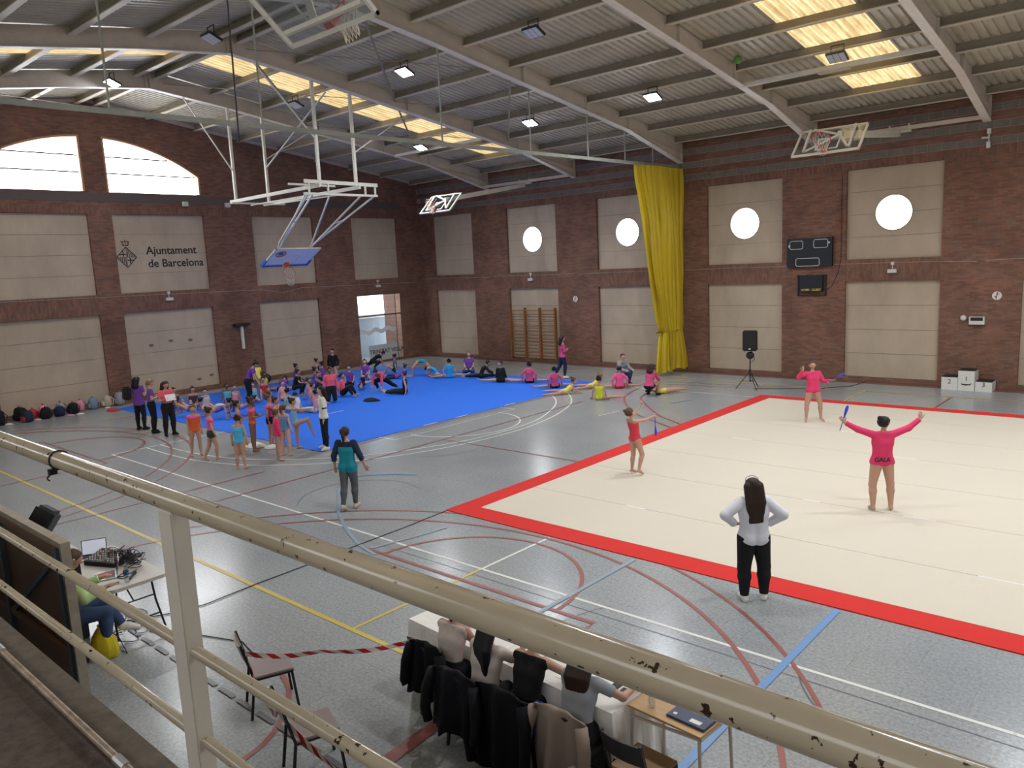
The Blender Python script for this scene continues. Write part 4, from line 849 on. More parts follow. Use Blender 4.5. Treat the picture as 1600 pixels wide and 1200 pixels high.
# desk
OAK = stained('oak_desk',(.46,.28,.12),.35,6,.12,stretch=(1,6,1))
t = thing('wooden_desk','small wooden school desk with cream metal legs at the end of the judges table','desk',(27.77,-22.27,0),-4)
MB().box((-.36,-.26,.74),(.36,.26,.76)).make('desktop', OAK, t); CRL = mat('cream_leg',(.5,.42,.36),.4)
for sx in (-1,1):
    for sy in (-1,1): MB().tube([(sx*.33,sy*.23,.72),(sx*.35,sy*.25,0)],.015,8).make('leg', CRL, t)
MB().bar((.34,-.24,.72),(.34,.24,.72),.03).bar((-.34,-.24,.72),(-.34,.24,.72),.03).bar((-.34,-.24,.66),(.34,-.24,.72),.02).make('side_rail', CRL, t)
t = thing('closed_notebook','dark blue ring-bound folder with a white label on the wooden desk','notebook',(27.93,-22.34,.762),-4)
MB().box((-.18,-.13,0),(.18,.12,.02)).make('cover', mat('folder_blue',(.03,.04,.10),.4), t, bev=.004); MB().box((.02,-.1,.02),(.12,-.05,.023)).make('label', PAP, t); MB().box((-.14,-.09,.02),(-.11,-.06,.023)).make('label', PAP, t)
for k in range(14): MB().tube([(-.16+.024*k,.115,.012),(-.16+.024*k,.125,.03),(-.16+.024*k,.135,.012)],.003,4).make('ring', CHROME, t)
def bottle(x, y, z, label, cap, h=.22, lab=None):
    t = thing('water_bottle', label, 'bottle', (x,y,z)); MB().lathe([(.001,0),(.032,.003),(.033,h*.3),(.030,h*.36),(.033,h*.42),(.033,h*.72),(.014,h*.88),(.013,h*.94)]).make('body', GLASS2, t, smooth=True); MB().tube([(0,0,h*.93),(0,0,h)],.016,10).make('cap', cap, t)
    if lab: MB().tube([(0,0,h*.44),(0,0,h*.68)],.034,16,False).make('wrapper', lab, t)
GLASS2 = glassy('bottle_plastic',(.88,.93,.95),.25)
bottle(27.58,-22.42,.762,'clear plastic bottle on the wooden desk',WHITE,.2)
# jackets over judge chairs
def draped(x, y, m_, label, w_=.5, low=.18, flare=1.0, seed=1):
    t = thing('draped_jacket', label, 'jacket', (x,y,0)); rg = random.Random(seed); q = MB(); N = 26; rows = []
    prof = [(.90,.26,.0,low+.35),(.0,0,0,0)]
    # from the front inside, over the backrest top, down behind
    path = [(.70,-.235),(.82,-.27),(.875,-.30),(.885,-.325),(.86,-.35),(.72,-.36),(.55,-.365),(.38,-.375),(low,-.38)]
    for i, (z, yy) in enumerate(path):
        row = []
        for k in range(N+1):
            u = k/N*2-1; ww = w_/2*(1+ (max(0,i-4)*.045*flare)); s_ = math.sin(k*.75+i*.25+seed)*.008*(1+max(0,i-3)*.5)+math.sin(k*.36+seed)*.011*max(0,i-3)
            sl = .05*u*u if i < 5 else .03*u*u
            zz = z-sl-(.06*abs(math.sin(k*.4+seed))*(1 if i==len(path)-1 else 0)); row.append((u*ww, yy-s_+.05*u*u*(1 if i>3 else -.3), max(.02,zz)))
        rows.append(row)
    q.grid(rows); o = q.make('jacket_body', m_, t, smooth=True); md = o.modifiers.new('t','SOLIDIFY'); md.thickness = .012
    for sx in (-1,1): MB().tube([(sx*w_*.46,-.33,.80),(sx*w_*.56,-.37,.62),(sx*w_*.58,-.40,.42),(sx*w_*.52,-.40,low+.02)],[.055,.055,.05,.045],10).make('sleeve', m_, t, smooth=True)
DJ = cloth('black_jacket',(.005,.0055,.008),.9,9); BJ = cloth('beige_coat',(.28,.22,.175),.85,5)
JX = [25.31,25.92,26.46,27.07]; JY = [-22.62,-22.83,-22.80,-22.74]
for k, x in enumerate(JX):
    chair(x,JY[k],(1,-3,0,-3)[k],'chair at the judges table hidden under %s'%('the leftmost black jacket','the second black jacket','the third black jacket','the beige coat')[k],BLACK,'black')
draped(JX[0],JY[0],DJ,'black jacket over the leftmost judge chair',.46,.36,1,1); draped(JX[1],JY[1],cloth('black_puffer',(.006,.007,.011),.7,22),'black quilted jacket over the second judge chair',.58,.28,1.3,5)
draped(JX[2],JY[2],DJ,'long black coat over the third judge chair',.60,.08,1.4,9); draped(JX[3],JY[3],BJ,'beige trench coat over the rightmost judge chair',.54,.20,1.7,4)
# bags by the chair
t = thing('tote_bag','cream canvas tote bag on the floor by the beige coat','bag',(27.27,-23.05,0)); CAN = cloth('canvas',(.55,.52,.42),.9)
q = MB(); q.grid([[(-.16*f,-.05,z),(.16*f,-.06,z),(.15*f,.05,z),(-.15*f,.05,z),(-.16*f,-.05,z)] for f, z in ((1,.002),(1.05,.15),(1,.3))]); q.make('body', CAN, t)
for yy in (-.05,.04): MB().tube([(-.07,yy,.29),(-.06,yy-.01,.42),(0,yy-.02,.46),(.06,yy-.01,.42),(.07,yy,.29)],.012,6).make('handle', CAN, t)
t = thing('shopping_bag','black shopping bag on the floor beside the tote bag','bag',(27.43,-22.72,0)); MB().box((-.12,-.08,0),(.12,.08,.26)).make('body', BLACK, t, bev=.02); MB().tube([(-.06,0,.26),(-.04,0,.36),(.04,0,.36),(.06,0,.26)],.01,6).make('handle', BLACK, t)
heap(27.62,-22.98,0,'yellow','yellow and white bag on the floor under the black slatted chair',.14)
# ---- sound table
TT = mat('table_plastic',(.56,.53,.47),.45)
t = thing('folding_table','off-white plastic folding table crowded with sound equipment','table',(20.0,-23.88,0))
q = MB(); rc = .06; cs = []
for cx_, cy_, a0 in ((.9-rc,.37-rc,0),(-.9+rc,.37-rc,90),(-.9+rc,-.37+rc,180),(.9-rc,-.37+rc,270)): cs += [(cx_+rc*math.cos(math.radians(a0+a)), cy_+rc*math.sin(math.radians(a0+a))) for a in (0,30,60,90)]
q.prism(cs, lambda u,v,t_: (u,v,t_), .70, .745); q.make('tabletop', TT, t)
for sx in (-1,1):
    for sy in (-1,1): MB().tube([(sx*.62,sy*.25,.70),(sx*.66,sy*.27,.35),(sx*.8,sy*.3,0)],.014,8).make('leg', BLACK, t)
    MB().tube([(sx*.72,-.28,.18),(sx*.72,.28,.18)],.012,8).tube([(sx*.64,-.26,.42),(sx*.64,.26,.42)],.01,8).make('crossbar', BLACK, t); MB().tube([(sx*.64,0,.42),(sx*.2,0,.69)],.01,8).make('brace', BLACK, t)
SCR = mat('screen_glow',(.5,.52,.6),.2,emit=(.55,.57,.68),es=.55); SIL = mat('laptop_silver',(.5,.5,.5),.35,.5)
def laptop(x, y, rz, label, lid=105, screen=True, back=None):
    t = thing('laptop', label, 'laptop', (x,y,.745), rz)
    MB().box((-.16,-.11,0),(.16,.11,.016)).make('base', SIL, t, bev=.004); MB().box((-.14,-.02,.016),(.14,.09,.018)).make('keyboard', BLACK, t)
    M_ = Matrix.Translation((0,.11,.016))@Matrix.Rotation(math.radians(90-lid),4,'X')
    MB().box((-.16,-.004,0),(.16,.004,.22),M_).make('lid', DARKM if screen else SIL, t)
    MB().box((-.15,-.0065,.02),(.15,-.005,.21),M_).make('screen', SCR if screen else BLACK, t)
laptop(19.46,-23.90,62,'open laptop with bright screen at the back left of the sound table')
laptop(20.33,-24.05,-20,'slim silver laptop with a red sheet across its keyboard, seen side-on',100,False)
tag(MB().box((-.09,-.1,0),(.09,.1,.003)).make('red_sheet', mat('red_sheet',(.5,.08,.1),.6), loc=(20.30,-24.07,.764)),'red printed sheet lying on the silver laptop','paper')
t = thing('mixing_desk','black mixing desk with rows of knobs in the middle of the sound table','mixer',(19.80,-23.84,.745),24)
MB().add([(-.26,-.15,0),(.26,-.15,0),(.26,.17,0),(-.26,.17,0),(-.26,-.15,.06),(.26,-.15,.06),(.26,.17,.13),(-.26,.17,.13)],[(0,3,2,1),(4,5,6,7),(0,1,5,4),(1,2,6,5),(2,3,7,6),(3,0,4,7)]).make('chassis', BLACK, t)
kn = MB().box((-.007,-.007,0),(.007,.007,.02)).make('knob', WHITE, t, loc=(-.23,-.12,.067)); kr = MB().box((-.007,-.007,0),(.007,.007,.02)).make('knob', mat('red_knob',(.6,.06,.05),.5), t, loc=(-.1,0,.1))
for i in range(11):
    for j in range(6):
        if (i,j) != (0,0): copyobj(kn if (i*3+j*5)%7 else kr, t, (-.23+.045*i, -.12+.048*j, .067+.0105*j))
rg = random.Random(5)
for k in range(14):
    x0, y0 = 19.9+rg.uniform(-.15,.4), -23.72+rg.uniform(-.05,.12); pts = [(x0,y0,.83)]
    for j in range(7): pts.append((x0+rg.uniform(-.16,.2), y0+rg.uniform(-.12,.14), .76+rg.uniform(0,.16)))
    P = [Vector(p) for p in pts]; sm = []
    for i in range(len(P)-1):
        a, b, c, d = P[max(i-1,0)], P[i], P[i+1], P[min(i+2,len(P)-1)]
        for u in (0,.25,.5,.75): sm.append(.5*((2*b)+(c-a)*u+(2*a-5*b+4*c-d)*u*u+(3*b-a-3*c+d)*u**3))
    o = MB().tube([(p.x,p.y,max(.752,p.z)) for p in sm],.0055,5).make('patch_cable', BLACK); tag(o,'black patch cable in the tangle behind the mixing desk','cable','tangled patch cables on the sound table')
tag(MB().tube([(20.45,-23.72,.76),(20.5,-23.82,.752),(20.42,-23.9,.752),(20.5,-24.0,.752),(20.62,-23.97,.752),(20.6,-23.88,.752),(20.52,-23.94,.752),(20.44,-24.06,.752)],.006,5).make('loose_cable', BLACK),'black cable coiled on the bare right part of the sound table','cable')
t = thing('microphone','black handheld microphone lying on the sound table','microphone',(20.6,-23.82,.775),-40); MB().tube([(0,0,0),(.17,0,-.012)],[.02,.012],10).make('handle', BLACK, t); MB().ball((-.02,0,0),.028).make('head', DARKM, t)
bottle(20.77,-23.98,.745,'water bottle with blue label near the table corner',mat('blue_cap',(.05,.1,.3),.4),.23,mat('blue_wrap',(.03,.1,.35),.4))
tag(MB().box((-.1,-.14,0),(.1,.14,.002)).make('paper_sheet', PAP, loc=(19.35,-24.05,.746)),'white paper at the left of the sound table','paper')
tag(MB().box((-.02,-.03,0),(.02,.03,.02)).make('small_adapter', mat('adapter',(.5,.3,.3),.5), loc=(20.68,-24.08,.746)),'small black and red adapter near the water bottle','adapter')
q = MB(); rg = random.Random(9)
for k in range(9):
    cx_, cy_ = 20.3+rg.uniform(-.3,.5), -23.85+rg.uniform(-.25,.25); q.tube([(cx_+.18*math.cos(a+k)*(1+.3*math.sin(2*a)),cy_+.12*math.sin(a+k),.012) for a in np.linspace(0,4.5,16)],.005,5)
q.tube([(20.8,-23.8,.01),(21.3,-23.5,.01),(22.1,-23.2,.01),(22.6,-23.3,.01)],.007,5)
tag(q.make('floor_leads', BLACK),'tangle of thin leads on the floor under the sound table','cable')
# board behind the sound table
BRN = mat('brown_board',(.20,.115,.07),.6); GFR = stained('grey_wood',(.36,.31,.24),.7,8,.2); BGR = mat('blue_grey_angle',(.10,.14,.17),.5)
t = thing('display_board','back of a large brown board with grey wooden edge standing below the gallery','board',(19.5,-25.15,0))
MB().box((-3,0,.12),(2.96,.02,1.96)).make('panel', BRN, t); MB().box((-3,-.04,1.94),(3.0,.05,2.0)).make('top_edge', GFR, t); MB().box((2.95,-.04,0),(3.0,.05,1.94)).make('side_edge', GFR, t)
for x in (2.87,.9,-1.1): MB().box((x-.035,-.06,0),(x+.035,0,1.94)).make('upright', BGR, t)
MB().bar((1.0,-.03,.75),(2.85,-.03,1.85),.05,.02,(0,1,0)).make('brace', BGR, t); MB().box((-3,-.05,1.86),(2.9,0,1.94)).box((-3,-.05,.7),(2.9,0,.78)).make('cross_rail', BGR if 0 else BRN, t)
t = thing('stage_loudspeaker','dark grey stage loudspeaker tilted above the board edge at far left','loudspeaker',(19.0,-24.42,1.2),35); M_ = Matrix.Rotation(math.radians(28),4,'Y')@Matrix.Rotation(math.radians(-20),4,'X')
MB().box((-.15,-.13,.02),(.15,.13,.36),M_).make('cabinet', mat('grey_cab',(.05,.055,.06),.5), t, bev=.045); MB().box((-.12,-.14,.05),(.12,-.128,.33),M_).make('grille', BLACK, t); MB().tube([(0,0,-1.25),(0,0,.1)],.02,8).make('pole', BLACK, t)
t = thing('equipment_case','black equipment case with white paper on top beside the board','case',(20.15,-24.5,0)); MB().box((-.15,-.16,0),(.15,.16,1.2)).make('body', BLACK, t, bev=.01); MB().box((-.15,-.16,1.2),(.15,.16,1.21)).make('paper', PAP, t)
t = thing('dark_rucksack','dark rucksack with pale stripes between the loudspeaker and the case','bag',(19.65,-24.5,.95)); MB().ball((0,0,.2),.17,12,9,(1,.8,1.2)).make('body', cloth('bag_navy',COLR['navy'],.8,9), t, smooth=True); MB().tube([(-.1,-.1,.3),(0,-.16,.36),(.1,-.1,.3)],.01,6).make('stripe', WHITE, t); MB().box((-.2,-.2,-.95),(.2,.2,.0)).make('stool', BLACK, t)
chair(20.75,-24.78,-15,'black chair with the person at the sound table',BLACK,'black')
t = thing('drawstring_bag','yellow drawstring bag standing on the floor beside the sound table','bag',(21.0,-24.42,0),20)
q = MB(); rows = []
for z, r in ((.003,.13),(.05,.16),(.15,.16),(.26,.13),(.34,.08),(.38,.05),(.40,.06)): rows.append([(r*1.2*math.cos(a)*(1+.08*math.sin(5*a)), r*.8*math.sin(a)*(1+.08*math.cos(4*a)), z) for a in np.linspace(0,2*math.pi,25)])
q.grid(rows); q.make('sack', cloth('yellow_bag',(.72,.60,.03),.6,9), t, smooth=True); MB().tube([(.05,0,.38),(.2,.05,.25),(.25,.1,.02),(.1,.15,.01)],.006,5).make('drawstring', BLACK, t)
tag(MB().box((-.12,-.1,0),(.1,.08,.002)).make('torn_paper', mat('old_paper',(.4,.38,.33),.8), loc=(26.9,-26.93,2.941)),'torn grey paper lying on the gallery floor behind the conduit pipe','paper')
PEOPLE = [
(6.35, -17.72, 0.0, 22.0, 1.66, 'arms_front', 'long', 'black', 'b', ['tee:purple', 'leggings:black', 'shoes:black'], 'woman in purple tee with long black hair and dark backpack, leftmost of the coaches'),
(7.25, -17.73, 0.0, -18.0, 1.64, 'phone', 'pony', 'blond', 'a', ['tee:purple', 'trousers:black', 'shoes:black'], 'woman in purple tee with blond ponytail looking at her phone, second coach from the left'),
(8.12, -17.64, 0.0, -88.0, 1.64, 'phone', 'long', 'darkbrown', 'b', ['crop:coral', 'trousers:black', 'stripe:salmon', 'shoes:black'], 'woman in coral crop top and striped black track trousers holding papers'),
(11.49, -18.5, 0.0, -108.0, 1.32, 'stand', 'bun', 'brown', 'b', ['leotard:orange', 'ruffle:hotpink'], 'small girl in orange leotard with pink ruffle, nearest the coral top coach'),
(12.46, -18.6, 0.0, -18.0, 1.34, 'walk', 'bun', 'darkbrown', 'b', ['leotard:hotpink', 'shorts:olive', 'ruffle:hotpink'], 'girl in pink ruffle top and dark green shorts walking with an arm held out'),
(13.89, -18.58, 0.0, 42.0, 1.3, 'stand', 'bun', 'darkbrown', 'b', ['leotard:skyblue'], 'girl seen from behind in sky blue leotard with orange scrunchie'),
(12.28, -17.71, 0.0, -28.0, 1.38, 'arms_front', 'bun', 'black', 'b', ['leotard:orange'], 'girl in one-shoulder orange leotard standing behind the sky blue one'),
(12.43, -17.38, 0.0, -38.0, 1.42, 'arms_front', 'bun', 'darkbrown', 'c', ['leotard:orange', 'ruffle:hotpink'], 'tall girl in bright orange leotard with pink ruffle, hands joined in front'),
(12.23, -16.75, 0.0, -48.0, 1.38, 'stand', 'bun', 'brown', 'b', ['leotard:magenta', 'shorts:black', 'ruffle:hotpink'], 'girl in pink ruffle leotard and black shorts'),
(13.98, -17.61, 0.0, -18.0, 1.28, 'stand', 'bun', 'brown', 'b', ['jacket:pinkred', 'leotard:pinkred'], 'small girl in loose pink-red jacket over bare legs, nearest of her group'),
(13.67, -17.2, 0.0, 22.0, 1.3, 'stand', 'pony', 'brown', 'a', ['leotard:blue2'], 'girl in patterned blue leotard beside the small pink-red jacket'),
(12.7, -16.81, 0.0, -58.0, 1.36, 'arms_front', 'bun', 'darkbrown', 'b', ['leotard:red'], 'girl in red leotard with orange flower in her hair, behind the pink-red jacket'),
(13.23, -16.59, 0.0, -38.0, 1.36, 'leghold', 'bun', 'darkbrown', 'b', ['leotard:lightblue'], 'girl in light blue leotard balancing with one knee held up'),
(14.04, -16.27, 0.02, -208.0, 1.66, 'stand', 'long', 'black', 'a', ['jacket:white', 'band:black', 'leggings:black', 'shoes:white'], 'woman in white jacket with black arm bands and black leggings'),
(18.8, -19.07, 0.0, 32.0, 1.6, 'stroll', 'pony', 'darkbrown', 'b', ['tee34:teal', 'sleeves:navy', 'leggings:dgrey', 'shoes:beige'], 'woman walking away in teal shirt with navy sleeves and grey leggings'),
(5.62, -13.64, 0.02, -38.0, 1.66, 'lean', 'bun', 'black', 'b', ['tee:purple', 'trousers:black'], 'coach in purple tee leaning forward over the children on the blue mat'),
(3.8, -12.18, 0.02, -308.0, 1.3, 'lean', 'bun', 'darkbrown', 'c', ['tee:yellow'], 'child in yellow shirt bending over beside the leaning purple coach'),
(3.12, -11.53, 0.02, -68.0, 1.28, 'kneel', 'bun', 'darkbrown', 'c', ['tee:yellow', 'shorts:yellow'], 'child kneeling in yellow shirt at the far edge of the blue mat'),
(3.86, -11.18, 0.02, 42.0, 1.45, 'fold_wide', 'bun', 'black', 'b', ['tee:purple', 'shorts:black'], 'girl in purple shirt folded forward with legs wide apart'),
(2.72, -9.8, 0.02, -58.0, 1.45, 'kneel', 'bun', 'black', 'b', ['tee:purple', 'leggings:black'], 'girl in purple shirt kneeling near two dark balls by the wall'),
(2.09, -8.36, 0.02, -48.0, 1.5, 'kneel', 'bun', 'black', 'b', ['leotard:black'], 'girl in black leotard kneeling with hands at her face beside the brick pier'),
(2.5, -7.58, 0.02, -148.0, 1.55, 'kneelup', 'bun', 'black', 'a', ['leotard:black', 'jacketopen:black'], 'tall girl in black kneeling up in front of the brick pier'),
(4.42, -15.06, 0.02, -108.0, 1.35, 'kneesup', 'bun', 'black', 'b', ['leotard:dark'], 'girl in dark leotard with yellow trim sitting with knees up at the mat edge'),
(4.86, -14.84, 0.02, -118.0, 1.28, 'sitlong', 'bun', 'darkbrown', 'a', ['leotard:whitedots'], 'child in white patterned leotard sitting among the first row'),
(5.74, -15.89, 0.02, -238.0, 1.32, 'crab', 'bun', 'darkbrown', 'b', ['leotard:violet'], 'child pushing hips up in violet leotard, leftmost on the blue mat'),
(7.02, -15.57, 0.02, -238.0, 1.34, 'crab', 'bun', 'black', 'b', ['leotard:violet'], 'child pushing hips up in violet leotard, second along the front row'),
(7.27, -14.84, 0.02, -238.0, 1.34, 'crab', 'bun', 'black', 'c', ['leotard:violet2'], 'child pushing hips up in violet and white leotard, third along the front row'),
(4.33, -13.73, 0.02, -98.0, 1.28, 'sitlong', 'bun', 'black', 'c', ['leotard:cyan'], 'child in cyan leotard sitting left of the leaning coach'),
(5.05, -13.79, 0.02, -138.0, 1.26, 'sitlong', 'bun', 'brown', 'a', ['leotard:pink'], 'child in pale pink leotard sitting directly left of the leaning coach'),
(3.77, -15.4, 0.02, -88.0, 1.3, 'kneesup', 'bun', 'black', 'b', ['leotard:dark'], 'child with dark bun sitting half hidden behind the coral top coach'),
(5.02, -13.09, 0.02, -108.0, 1.25, 'sitlong', 'short', 'brown', 'a', ['leotard:cyan'], 'child in cyan leotard sitting low behind the tall orange girl'),
(4.62, -12.4, 0.02, -118.0, 1.32, 'kneesup', 'bun', 'black', 'b', ['leotard:red'], 'child in red leotard with knees up, near the yellow shirts'),
(5.86, -12.39, 0.02, -78.0, 1.26, 'sitlong', 'short', 'brown', 'a', ['leotard:pink'], 'fair child in pink leotard sitting in mid crowd'),
(7.7, -13.37, 0.02, -258.0, 1.28, 'sitlong', 'bun', 'black', 'b', ['leotard:cyan'], 'child in cyan leotard seen from behind right of the pink leotards'),
(7.8, -14.07, 0.02, -18.0, 1.34, 'sitlong', 'bun', 'brown', 'b', ['leotard:red'], 'child in red leotard reaching an arm forward in mid crowd'),
(8.52, -13.58, 0.02, -278.0, 1.24, 'sitlong', 'short', 'darkbrown', 'a', ['tee:white'], 'small child in white top sitting alone on the blue mat'),
(5.48, -11.37, 0.02, -48.0, 1.42, 'squat', 'bun', 'black', 'b', ['tee:black', 'leggings:black'], 'girl all in black crouching in mid crowd'),
(6.6, -11.73, 0.02, -58.0, 1.32, 'kneesup', 'bun', 'darkbrown', 'b', ['leotard:pink'], 'girl in pink leotard with knees up, farther one left of the white jacket'),
(7.94, -12.46, 0.02, -58.0, 1.32, 'kneesup', 'bun', 'darkbrown', 'b', ['leotard:pink'], 'girl in pink leotard with knees up, nearer one left of the white jacket'),
(9.18, -13.23, 0.02, -248.0, 1.36, 'sitlong', 'bun', 'black', 'b', ['leotard:pink', 'leggings:white'], 'girl in white leggings sitting just behind the white jacket woman'),
(4.44, -10.07, 0.02, -38.0, 1.42, 'kneel', 'bun', 'black', 'b', ['tee:purple', 'leggings:navy'], 'girl in purple shirt and navy leggings stretching an arm beside the black leotard'),
(3.29, -8.8, 0.02, -228.0, 1.45, 'kneel', 'bun', 'black', 'b', ['tee:purple', 'leggings:navy'], 'girl in purple shirt facing left near the brick pier'),
(7.82, -11.7, 0.02, -118.0, 1.55, 'kneelup', 'bun', 'black', 'c', ['jacket:coral', 'trousers:black'], 'girl in coral jacket and black trousers kneeling up on the blue mat'),
(7.32, -10.78, 0.02, -58.0, 1.45, 'kneesup', 'short', 'black', 'b', ['jacket:coral', 'trousers:black'], 'girl in coral jacket sitting and holding one foot'),
(5.33, -8.97, 0.02, -138.0, 1.4, 'kneel', 'bun', 'black', 'b', ['tee:purple', 'leggings:black'], 'girl in purple shirt sitting upright left of the folded purple shirt'),
(4.46, -7.52, 0.02, -128.0, 1.42, 'kneel', 'bun', 'darkbrown', 'a', ['tee:purple', 'shorts:black'], 'fair girl in purple shirt facing the camera in mid mat'),
(2.58, -5.65, 0.02, -48.0, 1.5, 'handsfloor', 'bun', 'black', 'b', ['tee:black', 'leggings:black'], 'girl in black reaching forward onto her hands below the glass door'),
(6.33, -9.19, 0.02, -53.0, 1.45, 'sidefold', 'bun', 'black', 'b', ['tee:purple', 'shorts:black'], 'girl in purple shirt folded down sideways over her leg'),
(7.84, -9.3, 0.02, -158.0, 1.55, 'handsfloor', 'bun', 'black', 'b', ['jacket:coral', 'trousers:black'], 'girl in coral jacket leaning down with both hands on the blue mat'),
(9.08, -9.32, 0.02, -228.0, 1.5, 'sitlong', 'bun', 'darkbrown', 'a', ['tank:black', 'leggings:black'], 'girl in black tank top sitting with legs stretched to the left'),
(5.63, -6.81, 0.02, -48.0, 1.42, 'prone', 'bun', 'black', 'b', ['tee:purple', 'leggings:navy'], 'girl in purple shirt lying on her front behind the black tank top'),
(4.12, -5.65, 0.02, -228.0, 1.42, 'kneesup', 'bun', 'black', 'b', ['tee:greygreen', 'shorts:black'], 'child in grey-green shirt sitting sideways near the glass door'),
(5.99, -5.88, 0.02, -228.0, 1.4, 'bridge', 'bun', 'black', 'b', ['leotard:teal'], 'child in teal leotard arched over in a back bend'),
(7.07, -5.8, 0.02, -198.0, 1.35, 'sidefold', 'bun', 'black', 'b', ['leotard:azure'], 'child in azure leotard folded over on the far edge of the mat'),
(7.71, -5.71, 0.02, -308.0, 1.4, 'splitback', 'bun', 'black', 'b', ['tee:azure'], 'child in bright azure tee with a leg stretched right, far edge of the mat'),
(7.29, -4.12, 0.02, -143.0, 1.6, 'seiza', 'bun', 'blond', 'a', ['tee:purple', 'trousers:jeans'], 'coach in purple tee kneeling back in blue jeans beyond the mat'),
(8.98, -5.16, 0.02, -48.0, 1.45, 'splitfwd', 'bun', 'black', 'b', ['jacket:black', 'leggings:black'], 'girl in black and orange top leaning over a wide split'),
(10.58, -5.71, 0.02, -148.0, 1.45, 'split', 'bun', 'darkbrown', 'b', ['jacket:black', 'shorts:black'], 'girl in black top and shorts facing us in a side split'),
(11.75, -5.36, 0.02, 32.0, 1.42, 'splitback', 'bun', 'black', 'b', ['jacket:jpink', 'shorts:black'], 'girl in pink jacket in a side split seen from behind, left of two'),
(13.4, -5.9, 0.02, -308.0, 1.38, 'splitback', 'bun', 'black', 'b', ['jacket:jpink', 'shorts:black'], 'girl in pink jacket and black shorts at the right corner of the blue mat'),
(12.13, -3.97, 0.0, -38.0, 1.66, 'walk_cross', 'long', 'black', 'a', ['jacket:jpink', 'leggings:navy', 'shoes:white'], 'woman in pink jacket and navy leggings walking with folded arms along the wall'),
(14.44, -6.75, 0.0, -38.0, 1.36, 'prone', 'bun', 'brown', 'b', ['leotard:yellow'], 'girl in yellow leotard propped on her elbows, at the mat corner'),
(14.58, -5.35, 0.0, -38.0, 1.36, 'prone', 'bun', 'blond', 'b', ['leotard:yellow'], 'girl in yellow leotard lying forward behind the one sitting upright'),
(16.23, -7.11, 0.0, 22.0, 1.4, 'sitsplit', 'bun', 'black', 'b', ['leotard:neon'], 'girl in yellow-orange backless leotard sitting upright with a leg stretched right'),
(15.54, -4.9, 0.0, 42.0, 1.42, 'splitback', 'short', 'black', 'b', ['jacket:hotpink', 'shorts:red'], 'girl in hot pink top with hands on hips in a side split'),
(15.23, -4.11, 0.0, -108.0, 1.66, 'squat', 'hood', 'brown', 'a', ['hoodie:greyhood', 'trousers:jeans', 'shoes:black'], 'woman in grey hoodie and jeans crouching by the wall'),
(17.28, -5.52, 0.0, 2.0, 1.55, 'squat', 'long', 'darkbrown', 'b', ['jacket:jpink', 'shorts:black', 'shoes:black'], 'girl in pink jacket and black shorts crouching beside the lying gymnast'),
(17.47, -5.02, 0.0, -38.0, 1.36, 'supine', 'bun', 'black', 'b', ['leotard:yellow'], 'girl in yellow leotard lying on her back, legs pointing right'),
(22.11, -14.14, 0.02, -18.0, 1.42, 'throw', 'bun', 'brown', 'b', ['leotard:redleo'], 'gymnast in red leotard reaching up on the beige floor, holding a blue club'),
(23.3, -7.32, 0.02, -143.0, 1.58, 'catch', 'bun', 'brown', 'b', ['jacket:pinkred', 'leotard:pinkred'], 'gymnast facing us in pink jacket with blue club, far one on the beige floor'),
(26.92, -13.84, 0.02, 37.0, 1.66, 'armsv', 'bun', 'black', 'b', ['jacket:pinkred', 'leotard:pinkred'], 'gymnast seen from behind in pink jacket with both arms raised wide'),
(26.67, -18.4, 0.0, 42.0, 1.66, 'hips', 'longback', 'darkbrown', 'b', ['hoodie:whitehood', 'trousers:black', 'shoes:white'], 'woman in white hoodie and black trousers, hands on hips, at the red border'),
]
# ============================================================ PEOPLE
SKIN = {}
def skin(k):
    if k not in SKIN: SKIN[k] = mat('skin_'+k, {'a':(.60,.38,.30),'b':(.50,.29,.21),'c':(.22,.11,.07)}[k], .5)
    return SKIN[k]
V = lambda *a: np.array(a, float)
nz = lambda v: v/np.linalg.norm(v)
def surfnets(F, org, h):
    S = F < 0; nx, ny, nz_ = F.shape
    def c(i,j,k): return F[i:nx-1+i, j:ny-1+j, k:nz_-1+k]
    cs = {(i,j,k): c(i,j,k) for i in (0,1) for j in (0,1) for k in (0,1)}
    inside = sum((v < 0).astype(np.int8) for v in cs.values()); act = (inside > 0) & (inside < 8)
    idx = np.full(act.shape, -1, np.int64); A = np.argwhere(act); idx[act] = np.arange(len(A))
    if len(A) == 0: return None
    cv = {k: v[act] for k, v in cs.items()}; acc = np.zeros((len(A),3)); cnt = np.zeros(len(A))
    keys = list(cv)
    for a in keys:
        for ax in range(3):
            if a[ax] == 0:
                b = list(a); b[ax] = 1; b = tuple(b); fa, fb = cv[a], cv[b]; m = (fa < 0) != (fb < 0)
                if m.any():
                    t = fa[m]/(fa[m]-fb[m]); p = np.tile(np.array(a,float),(m.sum(),1)); p[:,ax] = t; acc[m] += p; cnt[m] += 1
    Vt = (A+acc/cnt[:,None])*h+org; quads = []
    for ax in range(3):
        sl0 = [slice(1,-1)]*3; sl1 = [slice(1,-1)]*3; sl0[ax] = slice(0,-1); sl1[ax] = slice(1,None)
        s0, s1 = S[tuple(sl0)], S[tuple(sl1)]; E = np.argwhere(s0 != s1)
        if len(E) == 0: continue
        sg = s0[tuple(E.T)]; o = E+1; o[:,ax] -= 1
        u, v = [x for x in range(3) if x != ax]
        def g(du, dv):
            q = o.copy(); q[:,u] -= du; q[:,v] -= dv; return idx[tuple(q.T)]
        a, b, c_, d = g(1,1), g(0,1), g(0,0), g(1,0); Q = np.stack([a,b,c_,d],1)
        fl_ = sg if ax != 1 else ~sg
        Q[~fl_] = Q[~fl_][:, ::-1]; quads.append(Q)
    return Vt, np.concatenate(quads)
